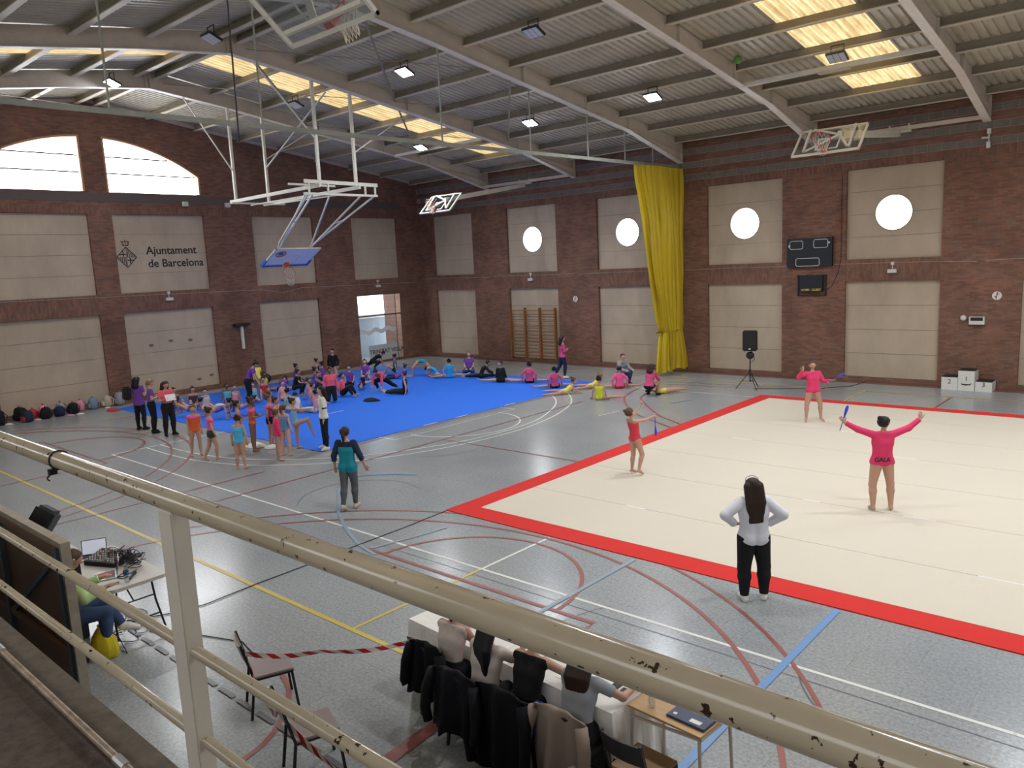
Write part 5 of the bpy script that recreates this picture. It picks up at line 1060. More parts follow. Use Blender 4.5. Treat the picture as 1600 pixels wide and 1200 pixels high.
def qmesh(name, Vt, Q, m, parent, extra=None, smooth=True):
    if extra and extra[0]:
        ev, ef = extra; n = len(Vt); Vt = np.concatenate([Vt, np.array(ev)]); polys = Q.tolist()+[[i+n for i in f] for f in ef]
    else: polys = Q.tolist()
    me = bpy.data.meshes.new(name); me.from_pydata(Vt.tolist(), [], polys); me.shade_smooth(); me.materials.append(m)
    o = bpy.data.objects.new(name, me); COL.objects.link(o); o.parent = parent; return o
SD = (V(.25,-.05,-1), V(.1,.18,-1), V(0,.15,-1))
def mk(R=None, L=None, AR=None, AL=None, sp=(0,0,1), ch=(0,.02,1), hd=(0,.08,1), fc=(0,1,-.05)):
    R = R or ((.07,0,-1),(.02,-.03,-1),(.25,1,0)); mir = lambda t: tuple((-a[0],a[1],a[2]) for a in t)
    AR = AR or ((.22,-.08,-1),(.08,.2,-1),(0,.3,-1))
    return dict(R=R, L=L or mir(R), AR=AR, AL=AL or mir(AR), sp=sp, ch=ch, hd=hd, fc=fc)
mir = lambda t: tuple((-a[0],a[1],a[2]) for a in t)
POSES = {
 'stand': mk(), 
 'arms_front': mk(AR=((.25,.15,-1),(-.5,.75,.05),(-.7,.6,.1))),
 'phone': mk(AR=((.2,.1,-1),(-.35,.9,.25),(-.2,.9,.4)), hd=(0,.25,1), fc=(0,1,-.5), R=((.08,.1,-1),(.02,-.12,-1),(.3,1,0))),
 'walk': mk(R=((.05,.30,-1),(0,-.05,-1),(.1,1,.15)), L=((-.04,-.18,-1),(0,-.45,-1),(-.1,1,-.6)), AR=((.5,-.1,-1),(.5,.35,-.9),(.3,.3,-.8)), AL=((-.3,-.1,-1),(-.1,.25,-1),(0,.3,-1))),
 'stroll': mk(R=((.02,.14,-1),(0,-.05,-1),(.1,1,.05)), L=((.0,-.12,-1),(0,-.3,-1),(-.05,1,-.35)), AR=((.38,.0,-1),(.3,.3,-.9),(.2,.3,-.8)), AL=((-.3,-.1,-1),(-.1,.15,-1),(0,.3,-1))),
 'walk_cross': mk(R=((.02,.22,-1),(0,-.1,-1),(.1,1,0)), L=((-.02,-.25,-1),(0,-.6,-1),(0,1,-.9)), AR=((.2,.15,-1),(-.75,.6,.15),(-.8,.2,.2))),
 'hips': mk(AR=((.95,-.28,-.80),(-.78,.35,-.62),(-.9,.3,-.1)), AL=((-1.0,-.28,-.62),(.60,.40,-.62),(.9,.3,-.1)), R=((.14,.05,-1),(-.02,-.05,-1),(.35,1,0)), L=((-.10,0,-1),(0,-.03,-1),(-.1,1,0)), hd=(-.06,.1,1)),
 'lean': mk(sp=(0,.35,1), ch=(0,.6,1), hd=(0,.8,.8), fc=(0,.8,-.7), AR=((.15,.3,-1),(.0,.5,-1),(0,.4,-1)), R=((.07,.1,-1),(0,-.2,-1),(.1,1,0))),
 'leghold': mk(R=((.12,.95,.28),(.05,.25,-1),(.05,.5,-1)), L=((-.05,-.02,-1),(.0,-.02,-1),(-.1,1,0)), AR=((.1,.9,-.05),(-.02,1,.02),(0,1,.1)), AL=((-.1,.7,-.5),(.25,1,.25),(.3,1,.1)), sp=(0,-.15,1), ch=(0,-.05,1)),
 'kneesup': mk(R=((.2,.75,.62),(.02,.5,-.9),(.1,1,-.1)), AR=((.3,-.25,-1),(.1,-.2,-1),(.2,-.2,-.6)), sp=(0,-.15,1), ch=(0,.05,1)),
 'sitlong': mk(R=((.12,1,.03),(.02,1,-.02),(.1,.6,.6)), AR=((.25,-.2,-1),(.12,-.05,-1),(.3,.3,-.5)), sp=(0,-.08,1)),
 'crab': mk(R=((.15,.75,.45),(.02,.28,-1),(.1,1,0)), AR=((.2,-.15,-1),(.08,-.1,-1),(.3,-.8,-.1)), sp=(0,-.85,.22), ch=(0,-.8,.55), hd=(0,-.3,1), fc=(0,1,.2)),
 'kneel': mk(R=((.18,.9,-.12),(-.05,-1,-.12),(0,-1,-.3)), AR=((.2,.2,-1),(-.1,.75,-.5),(-.1,.6,-.3)), sp=(0,.12,1), ch=(0,.15,1)),
 'seiza': mk(R=((.3,.95,-.05),(-.15,-1,-.1),(0,-1,-.2)), AR=((.22,.12,-1),(-.28,.75,-.55),(-.4,.6,-.4)), hd=(-.05,.1,1), fc=(-.1,1,-.2)),
 'kneelup': mk(R=((.1,.08,-1),(.05,-1,-.15),(0,-1,-.4)), AR=((.35,-.1,-1),(.0,.35,-1),(0,.3,-1))),
 'squat': mk(R=((.28,.95,.18),(.0,-.32,-1),(.15,1,0)), AR=((.2,.5,-.8),(-.2,.9,-.15),(-.2,.9,0)), sp=(0,.3,1), ch=(0,.38,1), hd=(0,.2,1), fc=(.1,1,-.05)),
 'handsfloor': mk(R=((.25,.85,-.12),(.0,-.75,-.65),(0,.9,-.3)), L=((-.3,-.75,-.62),(-.1,-.9,-.4),(0,-.9,-.4)), sp=(0,.75,.65), ch=(0,.85,.5), hd=(0,.9,.35), fc=(0,.8,-.5), AR=((.12,.25,-1),(0,.12,-1),(0,.7,-.5))),
 'fold_wide': mk(R=((.9,.35,0),(1,.35,0),(.3,.3,.6)), sp=(0,.45,.9), ch=(0,.95,.45), hd=(0,.9,-.1), fc=(0,.3,-1), AR=((.2,.5,-1),(0,.8,-.6),(0,1,-.1))),
 'sidefold': mk(R=((.9,.35,.0),(1,.2,0),(.6,.3,.4)), L=((-.6,.6,.1),(.2,-.9,-.15),(0,-1,0)), sp=(.35,.35,.85), ch=(.8,.45,.35), hd=(.9,.3,-.1), fc=(.3,.8,-.4), AR=((.7,.3,-.6),(.9,.1,-.2),(1,0,0)), AL=((.3,.4,.6),(1,.1,-.1),(1,0,-.2))),
 'prone': mk(R=((.35,-1,-.05),(.05,-1,0),(0,-1,-.05)), L=((-.8,-.45,-.02),(-.35,-1,0),(0,-1,0)), sp=(0,.9,.35), ch=(0,.65,.75), hd=(0,.35,1), fc=(0,1,0), AR=((.12,.15,-1),(-.1,1,-.12),(-.1,1,-.1))),
 'bridge': mk(R=((.12,.35,-.35),(.05,.1,-1),(.1,1,0)), sp=(0,-.95,.1), ch=(0,-.75,-.65), hd=(0,.15,-1), fc=(0,-1,-.3), AR=((.15,-.35,-.9),(.05,.1,-1),(.1,.8,-.2))),
 'split': mk(R=((1,.1,0),(1,.02,0),(.8,.1,.5)), L=((-1,.1,0),(-1,.02,0),(-.8,.1,.5)), AR=((.25,-.1,-1),(.15,-.1,-1),(.5,.3,-.4)), hd=(.05,.05,1), fc=(.5,1,0)),
 'splitback': mk(R=((1,.15,0),(1,.05,0),(.8,.1,.5)), L=((-1,.15,0),(-1,.05,0),(-.8,.1,.5)), AR=((.65,-.2,-.8),(-.05,-.1,-1),(.3,.3,-.4)), hd=(.05,.15,1), fc=(.4,1,0)),
 'splitfwd': mk(R=((.15,1,.02),(.02,1,0),(.1,.8,.3)), L=((-.15,-1,-.05),(0,-1,0),(0,-1,0)), sp=(0,.25,1), ch=(0,.75,.65), hd=(0,.6,.8), fc=(.2,1,-.2), AR=((.2,.6,-.8),(0,.9,-.45),(0,1,-.1))),
 'sitsplit': mk(R=((1,.25,0),(1,.05,.02),(.9,.1,.25)), L=((-.3,.8,.1),(.9,-.3,-.15),(.5,-.2,0)), AR=((.4,-.1,-1),(.2,.1,-1),(.5,.3,-.4)), hd=(-.02,.1,1), fc=(.2,1,-.1)),
 'supine': mk(R=((.15,1,.12),(0,1,-.05),(0,1,.1)), sp=(0,-1,.02), ch=(0,-1,.12), hd=(0,-.9,.45), fc=(0,.5,1), AR=((.5,-.1,.5),(.2,.8,.5),(0,.8,.3))),
 'throw': mk(R=((.12,.28,-1),(.05,-.35,-1),(.1,1,-.55)), L=((-.04,.05,-1),(-.02,-.12,-1),(-.1,1,-.3)), sp=(.0,-.05,1), ch=(0,-.34,1), hd=(0,-.25,1), fc=(0,.9,.55), AR=((.15,1,.05),(-.1,1,.15),(0,1,.1)), AL=((-.1,1,.55),(.05,.8,.9),(.05,.5,1))),
 'catch': mk(R=((.20,.0,-1),(.02,-.03,-1),(.4,1,-.3)), L=((-.30,.0,-1),(-.06,-.03,-1),(-.4,1,-.3)), sp=(0,-.03,1), ch=(.02,-.12,1), hd=(0,-.1,1), fc=(.1,1,.3), AR=((.72,.25,-.25),(-.5,.45,1),(.1,.1,1)), AL=((-.55,.1,-1),(-.75,.75,.2),(-.5,.8,.35))),
 'armsv': mk(R=((.16,.03,-1),(.03,-.04,-1),(.3,1,-.1)), L=((-.16,.0,-1),(.02,-.04,-1),(-.1,1,-.1)), AR=((1,.05,.38),(.82,.1,.62),(.1,.1,1)), AL=((-1,.05,.38),(-.85,.1,.5),(-.6,.1,.75)), sp=(0,0,1), ch=(0,-.1,1), hd=(.03,-.05,1), fc=(.95,.6,.2)),
 'judge': mk(R=((.2,1,-.02),(0,.05,-1),(.1,1,0)), AR=((.30,.45,-.9),(-.25,1,.12),(-.2,1,0)), sp=(0,.15,1), ch=(0,.3,1), hd=(0,.4,1), fc=(0,1,-.6)),
 'judge2': mk(R=((.2,1,-.02),(0,.05,-1),(.1,1,0)), AR=((.35,.75,-.65),(-.15,.55,.85),(-.1,.3,1)), AL=((-.30,.35,-.9),(.45,1,.0),(.5,.8,0)), sp=(0,.15,1), ch=(0,.25,1), hd=(.1,.3,1), fc=(.4,1,-.3)),
 'judge3': mk(R=((.2,1,-.02),(0,.05,-1),(.1,1,0)), AR=((.75,.6,-.6),(.0,1,-.05),(-.1,1,0)), AL=((-.30,.45,-.9),(.4,1,.0),(.3,.9,0)), sp=(0,.2,1), ch=(0,.42,1), hd=(-.1,.6,1), fc=(0,1,-.6)),
 'dj': mk(R=((.25,1,-.02),(.1,-.1,-1),(.1,1,0)), L=((-.05,1,.12),(.35,.45,-.9),(.3,1,-.2)), AR=((.25,.4,-.9),(-.2,1,.3),(-.2,1,.2)), sp=(0,.1,1), ch=(0,.25,1), hd=(.05,.35,1), fc=(.1,1,-.7)),
}
def person(x, y, base, th, H, pose, hair, hairc, sk, clothes, label, seat=None, h=None, group=None, name='person'):
    jr = random.Random(int(x*97+y*31)); jt = lambda v: tuple(c+jr.uniform(-.07,.07)*(0 if pose in ('hips','armsv','catch','throw','judge','judge2','judge3','dj','bridge','supine') else 1) for c in v)
    P_ = dict(POSES[pose]); P_.update({k_: tuple(jt(v_) for v_ in P_[k_]) for k_ in ('AR','AL')}); P_['hd'] = jt(P_['hd']); P_['fc'] = jt(P_['fc'])
    if pose in ('stand','arms_front'): P_['R'] = tuple(jt(v_) for v_ in P_['R'])
    kid = H < 1.5; hs = 1.13 if kid else 1.0
    near = (Vector((x,y))-Vector((30.87,-27.66))).length; h = h or (max(.0085, .00078*near))
    hip = V(0,0,0); sp, ch, hd, fc = [nz(V(*P_[k])) for k in ('sp','ch','hd','fc')]
    X = V(1,0,0); latm = nz(X-sp*(X@sp)); latc = nz(X-ch*(X@ch)); fr = np.cross(sp, latm)*-1; frc = np.cross(latc, ch)*-1
    fwd = np.cross(sp, latm); fwd = fwd if True else fwd
    waist = sp*.115*H; chest = waist+(sp+ch)/2*.09*H; sho = chest+ch*.085*H; nb = sho+ch*.02*H; hb_ = nb+nz(ch+hd)*.045*H
    hc = hb_+hd*.062*H*hs; hr = .060*H*hs
    fcl = nz(fc-hd*(fc@hd)*.6); up = nz(hd-fcl*(hd@fcl)); side = np.cross(fcl, up)
    J = {}; prims = []    # (a,b,ra,rb,tag)
    def add(a,b,ra,rb,tag): prims.append((a,b,ra*H,rb*H,tag))
    g = 1.0 if not kid else .93
    if 'white hoodie' in label: g = 1.16
    if 'raised wide' in str(label) or pose == 'armsv': g = 1.06
    for s, k in ((1,'R'),(-1,'L')):
        hj = latm*s*.052*H; th_, sh_, ft = [nz(V(*v)) for v in P_[k]]
        kn_ = hj+th_*.245*H; an = kn_+sh_*.235*H; J[k] = (hj,kn_,an,ft)
        add(hj, kn_, .060*g, .037*g, 'thigh'); m_ = kn_+sh_*.07*H; bk = nz(-ft+sh_*(ft@sh_)) if abs(ft@sh_) < .95 else V(0,0,0)
        add(kn_, m_+bk*.006*H, .036*g, .037*g, 'shin'); add(m_+bk*.006*H, an, .037*g, .021*g, 'shin')
        he = an+sh_*.018*H-ft*.018*H; to = an+sh_*.024*H+ft*.085*H; add(he, an+sh_*.010*H+ft*.03*H, .021, .021, 'foot'); add(an+sh_*.012*H+ft*.03*H, to, .021, .014, 'foot')
        sj = sho+latc*s*(.098 if not kid else .088)*H; ua, fa, ha = [nz(V(*v)) for v in P_['A'+k]]
        el = sj+ua*.165*H; wr = el+fa*.145*H; J['A'+k] = (sj,el,wr,ha)
        add(sj, el, .029*g, .023*g, 'uarm'); add(el, wr, .023*g, .0155*g, 'farm')
        pn = nz(np.cross(ha, latc)) if abs(ha@latc) < .95 else frc; pl_ = nz(np.cross(ha, pn)); J['P'+k] = (pn, pl_)
        add(wr, wr+ha*.045*H+pl_*.010*H, .0135, .0125, 'hand'); add(wr, wr+ha*.045*H-pl_*.010*H, .0135, .0125, 'hand')
        # torso column
        c = [(0,.045,.056),(1,.036,.047),(2,.045,.052),(3,.070,.036)]; pts = [V(0,0,0), waist, chest, sho-ch*.012*H]; lt = [latm, (latm+latc)/2, latc, latc]
        for i in range(3): add(pts[i]+lt[i]*s*c[i][1]*H, pts[i+1]+lt[i+1]*s*c[i+1][1]*H, c[i][2]*g, c[i+1][2]*g, 'torso')
        add(-latm*0+latm*s*.045*H-fwd*.0*H, latm*s*.047*H+frc*0-sp*.01*H+fr*.012*H*0, .058, .058, 'hips')
    add(V(0,0,0), waist, .05, .045, 'torso'); add(waist, chest, .045, .05, 'torso'); add(chest, sho, .05, .036, 'torso'); add(sho+latc*.04*H, nb+ch*.004*H, .028, .026, 'torso'); add(sho-latc*.04*H, nb+ch*.004*H, .028, .026, 'torso')
    add(nb-ch*.01*H, hb_+hd*.01*H, .0265, .025, 'neck')
    add(hc+up*.008*H-fcl*.010*H, hc+up*.006*H+fcl*.006*H, .056*hs, .052*hs, 'head'); add(hc, hc+fcl*.026*H-up*.040*H*hs, .040*hs, .023*hs, 'head')
    add(hc+fcl*.050*H*hs-up*.002*H, hc+fcl*.062*H*hs-up*.014*H, .006, .009, 'nose')
    for s in (1,-1): add(hc+side*s*.052*H*hs-up*.004*H, hc+side*s*.055*H*hs+up*.008*H, .008, .009, 'head')
    # ground
    lo = min(min((a[2]-ra),(b[2]-rb)) for a,b,ra,rb,t in prims)
    if seat is not None: dz = seat+.058*H
    else: dz = -lo
    sh3 = V(0,0,dz); prims = [(a+sh3,b+sh3,ra,rb,t) for a,b,ra,rb,t in prims]
    # anchor: feet centre for standing, pelvis for sitting
    anchor = V(0,0,0)
    if pose in ('stand','arms_front','phone','walk','stroll','walk_cross','hips','lean','catch','armsv','throw','squat','kneelup'): anchor = (J['R'][2]+J['L'][2])/2; anchor = V(anchor[0],anchor[1],0)
    if pose == 'leghold': anchor = V(J['L'][2][0],J['L'][2][1],0)
    prims = [(a-anchor,b-anchor,ra,rb,t) for a,b,ra,rb,t in prims]; off = sh3-anchor
    root = bpy.data.objects.new(name, None); COL.objects.link(root); root.location = (x,y,base); root.rotation_euler = (0,0,math.radians(th)); root.empty_display_size = .1
    tag(root, label, 'person', group)
    if seat is not None: root.location.z = base
    allp = np.array([p for a,b,ra,rb,t in prims for p in (a-ra,a+ra,b-rb,b+rb)]); mn = allp.min(0)-.06-3*h; mx = allp.max(0)+.06+3*h
    n = np.ceil((mx-mn)/h).astype(int)+1; ax = [mn[i]+h*np.arange(n[i]) for i in range(3)]
    BIG = 9.0
    def field(ps, k=.014, into=None, infl=0):
        D = np.full(n, BIG) if into is None else into
        for a,b,ra,rb,t in ps:
            r = max(ra,rb)+infl+k*2+2.5*h+.05; lo_ = np.minimum(a,b)-r; hi_ = np.maximum(a,b)+r
            i0 = np.clip(((lo_-mn)/h).astype(int),0,n-1); i1 = np.clip(np.ceil((hi_-mn)/h).astype(int)+1,1,n)
            gx, gy, gz = np.meshgrid(ax[0][i0[0]:i1[0]], ax[1][i0[1]:i1[1]], ax[2][i0[2]:i1[2]], indexing='ij'); Pp = np.stack([gx,gy,gz],-1)
            ab = b-a; L2 = ab@ab+1e-12; pa = Pp-a; tt = np.clip((pa@ab)/L2,0,1); d = np.linalg.norm(pa-tt[...,None]*ab,axis=-1)-(ra+(rb-ra)*tt)-infl
            sl = tuple(slice(i0[i],i1[i]) for i in range(3)); d1 = D[sl]
            if k > 0:
                hh = np.clip(.5+.5*(d1-d)/k,0,1); D[sl] = d*hh+d1*(1-hh)-k*hh*(1-hh)
            else: D[sl] = np.minimum(d1,d)
        return D
    G = lambda *tags: [p for p in prims if p[4] in tags]
    main = field([p for p in prims if p[4] not in ('nose','hand')], .012*H); body = field(G('nose'), .006*H, main.copy()); body = field(G('hand'), .006*H, body)
    # fingers
    ev = []; ef = []
    for s, k in ((1,'R'),(-1,'L')):
        wr = J['A'+k][2]+off; ha = J['A'+k][3]; pn, pl_ = J['P'+k]; fb = MB()
        for i, (o_, l_) in enumerate(((-.015,.030),(-.005,.037),(.005,.035),(.014,.027))):
            a = wr+ha*.045*H+pl_*o_*H; b = a+ha*l_*.5*H+pn*.002*H; c_ = b+nz(ha+pn*.5*(1 if i else .6))*l_*.5*H; fb.tube([a-ha*.008*H,b,c_],[.0058*H,.0052*H,.0042*H],5)
        a = wr+ha*.012*H-pl_*.014*H; fb.tube([a,a+(ha*.6-pl_*.8)*.022*H,a+(ha*1.4-pl_*1.0)*.028*H],[.0065*H,.006*H,.0045*H],5)
        kk = len(ev); ev += fb.v; ef += [[i+kk for i in f] for f in fb.f]
    r = surfnets(body, mn, h)
    qmesh('body', r[0], r[1], skin(sk), root, (ev, ef))
    Xg, Yg, Zg = np.meshgrid(*ax, indexing='ij', sparse=True)
    def plane(p, nn): return (Xg-p[0])*nn[0]+(Yg-p[1])*nn[1]+(Zg-p[2])*nn[2]
    hand = field(G('hand'), 0) if True else None
    O_ = off
    def garment(kind, col, nm):
        nonlocal main
        m_ = cloth('cloth_'+col, COLR[col], .85); o_ = .006 if kind in ('leotard','leggings','tank') else .012
        if kind in ('hoodie',): o_ = .022
        if kind in ('trousers','jacket','jacketopen'): o_ = .014
        torso = G('torso','hips'); M_ = None
        def limb(tags, infl, cutf=None):
            out = np.full(n, BIG)
            for kx in ('R','L'):
                a, b = (J[kx][0],J[kx][1]) if tags == 'thigh' else (J[kx][1],J[kx][2]) if tags == 'shin' else (J['A'+kx][0],J['A'+kx][1]) if tags == 'uarm' else (J['A'+kx][1],J['A'+kx][2])
                rr = {'thigh':.062,'shin':.042,'uarm':.032,'farm':.026}[tags]*H; F_ = field([(a+O_,b+O_,rr,rr,'')], 0, None, infl); d_ = nz(b-a); c_ = 1. if cutf is None else cutf
                F_ = np.maximum(F_, plane(a+O_+(b-a)*c_, d_)); out = np.minimum(out, F_)
            return out
        if kind in ('tee','tee34','crop','jacket','jacketopen','hoodie','leotard','tank'):
            M_ = field(torso, 0, None, .03)
            # neckline
            M_ = np.maximum(M_, plane(nb+O_+ch*(.012 if kind in ('hoodie','jacket') else -.002)*H, ch))
            hem = {'tee':.06,'tee34':.09,'crop':-.09,'jacket':.02,'jacketopen':.0,'hoodie':.045,'leotard':.03,'tank':.0}[kind]*H
            M_ = np.maximum(M_, plane(O_-sp*hem, -sp)) if kind != 'leotard' else M_
            tc = {'leotard':.035,'tee':.11,'tee34':.19,'hoodie':.13}.get(kind,.07)*H
            for kx in ('R','L'):
                d_ = nz(J[kx][1]-J[kx][0]); d_ = nz(d_-sp*max(0.,d_@sp+.12)-ch*max(0.,(d_@ch)*.6)); M_ = np.maximum(M_, plane(J[kx][0]+O_+d_*(tc+.02*H*(pose in ('kneesup','crab','dj'))), d_))
            if kind == 'leotard':
                for kx, s in (('R',1),('L',-1)):
                    d_ = nz(J[kx][1]-J[kx][0]); d_ = d_-sp*max(0.,d_@sp); nn = nz(latm*s*.75-sp*.6+d_*.35); M_ = np.maximum(M_, plane(O_+latm*s*.062*H-sp*.012*H, nn))
                M_ = np.maximum(M_, plane(sho+O_-ch*.022*H, ch))
            arms = {'tee':('uarm',.62),'crop':('uarm',.6)}.get(kind)
            if kind in ('jacket','jacketopen','hoodie','tee34'): M_ = np.minimum(M_, np.minimum(limb('uarm',.03), limb('farm',.025,.5 if kind=='tee34' else .95)))
            elif arms: M_ = np.minimum(M_, limb('uarm',.03,arms[1]))
        elif kind == 'band':
            M_ = np.full(n, BIG)
            for kx in ('R','L'):
                a, b = J['A'+kx][0]+O_, J['A'+kx][1]+O_; d_ = nz(b-a); q_ = field([(a,b,.03*H,.03*H,'')],0,None,.04); M_ = np.minimum(M_, np.maximum(np.maximum(q_, plane(a+(b-a)*.95,d_)), -plane(a+(b-a)*.78,d_)))
            o_ = .02
        elif kind == 'sleeves':
            M_ = np.minimum(limb('uarm',.03), limb('farm',.025,.45)); T_ = field(torso, 0, None, .03); T_ = np.maximum(T_, plane(sho+O_-ch*.045*H, -ch)); T_ = np.maximum(T_, plane(nb+O_-ch*.002*H, ch)); M_ = np.minimum(M_, T_); o_ = .019
        elif kind == 'ruffle':
            M_ = field(torso+G('uarm'), 0, None, .06); M_ = np.maximum(M_, plane(sho+O_+ch*.0*H, ch)); M_ = np.maximum(M_, plane(sho+O_-ch*.055*H, -ch)); o_ = .028
        elif kind in ('leggings','trousers','shorts','stripe'):
            M_ = field(G('torso','hips'), 0, None, .035); M_ = np.maximum(M_, plane(O_+sp*(.085 if kind!='shorts' else .05)*H, sp)); M_ = np.minimum(M_, limb('thigh',.03,.32 if kind=='shorts' else None))
            if kind != 'shorts': M_ = np.minimum(M_, limb('shin',.03,.96))
            if kind == 'stripe':
                F2 = np.full(n,BIG); 
                for kx, s in (('R',1),('L',-1)):
                    a,b,c_ = [J[kx][i]+O_+X*s*.055*H for i in (0,1,2)]; F2 = np.minimum(F2, field([(a,b,.008,.008,''),(b,c_,.008,.008,'')],0,None,.02))
                M_ = np.maximum(M_, F2); o_ = .018
            if kind == 'trousers': o_ = .015
        elif kind == 'shoes':
            ft_ = G('foot')
            for sub_ in (ft_[:2], ft_[2:]):
                F_ = np.maximum(main-max(.011,.35*h), field(sub_, 0, None, .03)); rr = surfnets(F_, mn, h)
                if rr: qmesh('shoe', rr[0], rr[1], m_, root)
            return
        F_ = np.maximum(main-max(o_, .35*h), M_)
        if kind in ('tee','crop','jacket','hoodie','jacketopen','leotard','tee34','tank','trousers','shorts','leggings'): F_ = np.maximum(F_, -(hand-.004))
        rr = surfnets(F_, mn, h)
        if rr: qmesh(nm, rr[0], rr[1], m_, root)
    NM = {'tee':'shirt','tee34':'shirt','crop':'crop_top','jacket':'jacket','jacketopen':'jacket','hoodie':'hoodie','leotard':'leotard','tank':'tank_top','ruffle':'ruffle','sleeves':'raglan_sleeves','band':'arm_band','leggings':'leggings','trousers':'trousers','shorts':'shorts','stripe':'side_stripe','shoes':'shoes'}
    for c in clothes:
        k, col = c.split(':'); garment(k, col, NM[k])
    # hair
    hm = cloth('hair_'+hairc, COLR.get(hairc, (.012,.010,.010)), .45); C_ = hc+O_
    ps = [(C_+up*.010*H-fcl*.012*H, C_+up*.010*H+fcl*.004*H, .061*H*hs, .056*H*hs, '')]
    F_ = field(ps, 0); F_ = np.maximum(F_, plane(C_+fcl*.024*H*hs+up*.012*H, nz(fcl*.9-up*.62))); F_ = np.maximum(F_, plane(C_-up*.045*H, -up-fcl*.2))
    ex = []
    if hair == 'bun': ex = [(C_-fcl*.058*H*hs+up*.050*H*hs, C_-fcl*.066*H*hs+up*.060*H*hs, .027*H, .026*H,'')]
    elif hair in ('pony',): 
        a = C_-fcl*.06*H+up*.02*H; ex = [(a, a-fcl*.02*H-V(0,0,.06*H), .02*H, .022*H,''),(a-fcl*.02*H-V(0,0,.06*H), a-fcl*.01*H-V(0,0,.15*H), .02*H,.009*H,'')]
    elif hair in ('long','longback'):
        a = C_-fcl*.03*H; L_ = .17 if hair == 'long' else .30
        m1_ = sho+O_-nz(frc if frc@fcl>0 else -frc)*.058*H+V(0,0,.01*H)
        for s in (-1,-.5,0,.5,1): ex.append((a+side*s*.036*H, m1_+side*s*.050*H, .042*H, .030*H,'')); ex.append((m1_+side*s*.050*H, m1_+side*s*.042*H+V(0,0,.15*H-L_*H), .030*H, .020*H,''))
    if ex: F_ = field(ex, .008, F_)
    if hair == 'hood': F_ = F_
    rr = surfnets(F_, mn, h)
    if rr: qmesh('hair', rr[0], rr[1], hm, root)
    # face
    fw = Vector(((side@V(0,0,0)),0,0)); wf = Matrix.Rotation(math.radians(th),3,'Z')@Vector(fcl); tocam = (Vector((30.87,-27.66,4.5))-Vector((x,y,1))).normalized()
    if wf.dot(tocam) > -.1:
        em = mat('eye_dark',(.02,.015,.012),.3); lm = mat('lip',(.38,.10,.09),.5)
        for s in (1,-1): MB().ball(tuple(C_+fcl*.046*H*hs+side*s*.020*H*hs+up*.006*H*hs), .0075*H, 6, 4).make('eye', em, root)
        b0 = C_+fcl*.047*H*hs-up*.030*H*hs; MB().tube([tuple(b0-side*.012*H),tuple(b0+fcl*.003*H),tuple(b0+side*.012*H)],.0035*H,5).make('lips', lm, root)
    return root, {k: (Matrix.Rotation(math.radians(th),3,'Z')@Vector(J['A'+k][2]+O_+J['A'+k][3]*.05*H)+Vector((x,y,root.location.z)), J['A'+k][3]) for k in ('R','L')}
SCRM = cloth('scrunchie',(.75,.2,.1))
def club(p, d, label):
    d = Vector(d).normalized(); t = thing('gymnastics_club', label, 'club', p); b = mat('club_blue',(.03,.06,.6),.35)
    MB().tube([d*-.03,d*.22,d*.27,d*.36,d*.41,d*.43],[.007,.010,.02,.027,.022,.008],12).make('body', b, t, smooth=True); MB().ball(-d*.04,.013,8,6).make('knob', WHITE, t)
HANDS = {}
for p in PEOPLE:
    r, hn = person(*p); HANDS[p[10]] = (r, hn)
def find(s): return [v for k, v in HANDS.items() if s in k][0]
r, hn = find('nearest of her group')
r, hn = find('reaching up on the beige floor'); club(hn['R'][0], (.05,.0,-1), 'blue club hanging from the hand of the red leotard gymnast')
r, hn = find('far one on the beige floor'); club(hn['L'][0]-Vector((.1,.05,.05)), (.7,.25,.45), 'blue club held low by the far gymnast in pink jacket')
r, hn = find('both arms raised wide'); club(hn['L'][0]+Vector((-.02,0,-.18)), (.25,.1,1), 'blue club in the left hand of the gymnast with raised arms')
text('GALA',.105,'jacket_print',BLACK,find('both arms raised wide')[0],frame_M((-.055,-.125,.90),(1,0,0),(0,0,1)),.002,.003,'CENTER')
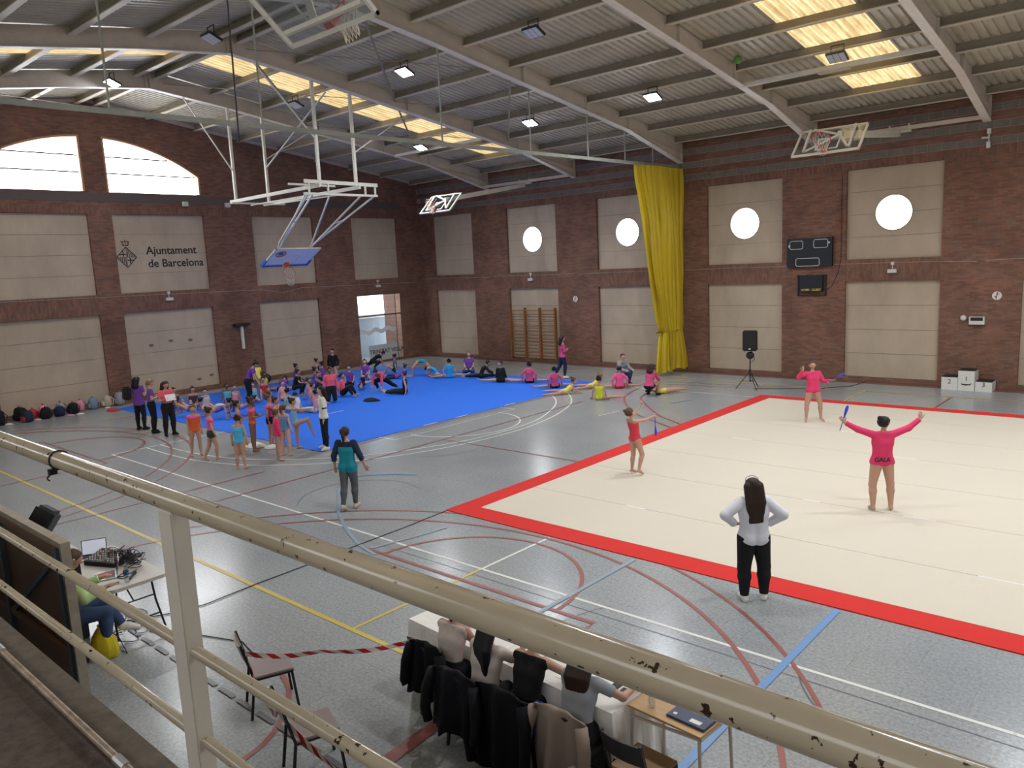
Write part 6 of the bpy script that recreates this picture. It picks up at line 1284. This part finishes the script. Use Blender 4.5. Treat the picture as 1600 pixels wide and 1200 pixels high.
# arm bands etc on the white jacket, papers, phone, backpack
r, hn = find('black leggings'); rr = r
r, hn = find('holding papers'); P = hn['R'][0]; o = MB().box((-.1,-.15,-.002),(.1,.15,.002),Matrix.Rotation(math.radians(60),4,'Y')).make('paper_sheets', PAP, loc=(P.x+.02,P.y+.1,P.z+.02)); tag(o,'white papers in the hands of the woman in coral crop top','paper')
r, hn = find('looking at her phone'); P = hn['R'][0]; o = MB().box((-.035,-.005,-.07),(.035,.005,.07),Matrix.Rotation(.6,4,'X')).make('phone', BLACK, loc=(P.x,P.y,P.z+.03)); tag(o,'phone in the hands of the blond ponytail woman','phone')
t = thing('backpack','dark grey backpack on the back of the leftmost purple tee woman','bag',(6.20,-17.98,.98),22); MB().box((-.14,-.09,-.02),(.14,.09,.40)).make('body', cloth('bag_dk',(.03,.03,.035)), t, bev=.05); MB().box((-.1,-.12,.02),(.1,-.08,.18)).make('front_pocket', cloth('bag_dk',(.03,.03,.035)), t, bev=.02)
# sunglasses on the white hoodie woman's head: thin frame
r, hn = find('white hoodie and black trousers'); q = MB(); q.tube([(-.085,.08,1.58),(-.08,.10,1.63),(-.05,.11,1.655),(0,.12,1.66),(.05,.11,1.655),(.08,.10,1.63),(.085,.08,1.58)],.004,5); q.make('glasses', BLACK, r)
# judges and the sound person
J_ = [(25.42,-22.74,'judge','pony','black','b',['tank:cream','trousers:black'],'judge in ribbed cream top, leftmost at the judges table'),
 (26.02,-22.86,'judge2','longback','black','b',['tee:cream','trousers:black'],'judge with very long dark hair and a cream tee, second at the table'),
 (26.46,-22.78,'judge3','bun','black','b',['tank:black','trousers:black'],'judge in sleeveless black top, third at the table'),
 (27.05,-22.80,'judge3','longback','darkbrown','b',['tee:greytee','trousers:black'],'judge with wavy dark hair and grey tee, rightmost at the table')]
for x, y, po, ha, hc_, s_, cl, lab in J_: person(x, y, 0, 4, 1.56, po, ha, hc_, s_, cl, lab, seat=.43, h=.011, group=None)
t = thing('blue_tote','dark blue printed bag on the lap of the third judge','bag',(26.72,-22.95,.47)); MB().box((-.09,-.1,0),(.09,.14,.22)).make('body', cloth('blue_bag',(.01,.04,.2)), t, bev=.02)
person(20.78,-24.72,0,-12,1.72,'dj','short','brown','b',['hoodie:lime','trousers:jeans','shoes:white'],'person in pale green top and jeans sitting at the sound table',seat=.47,h=.0105)
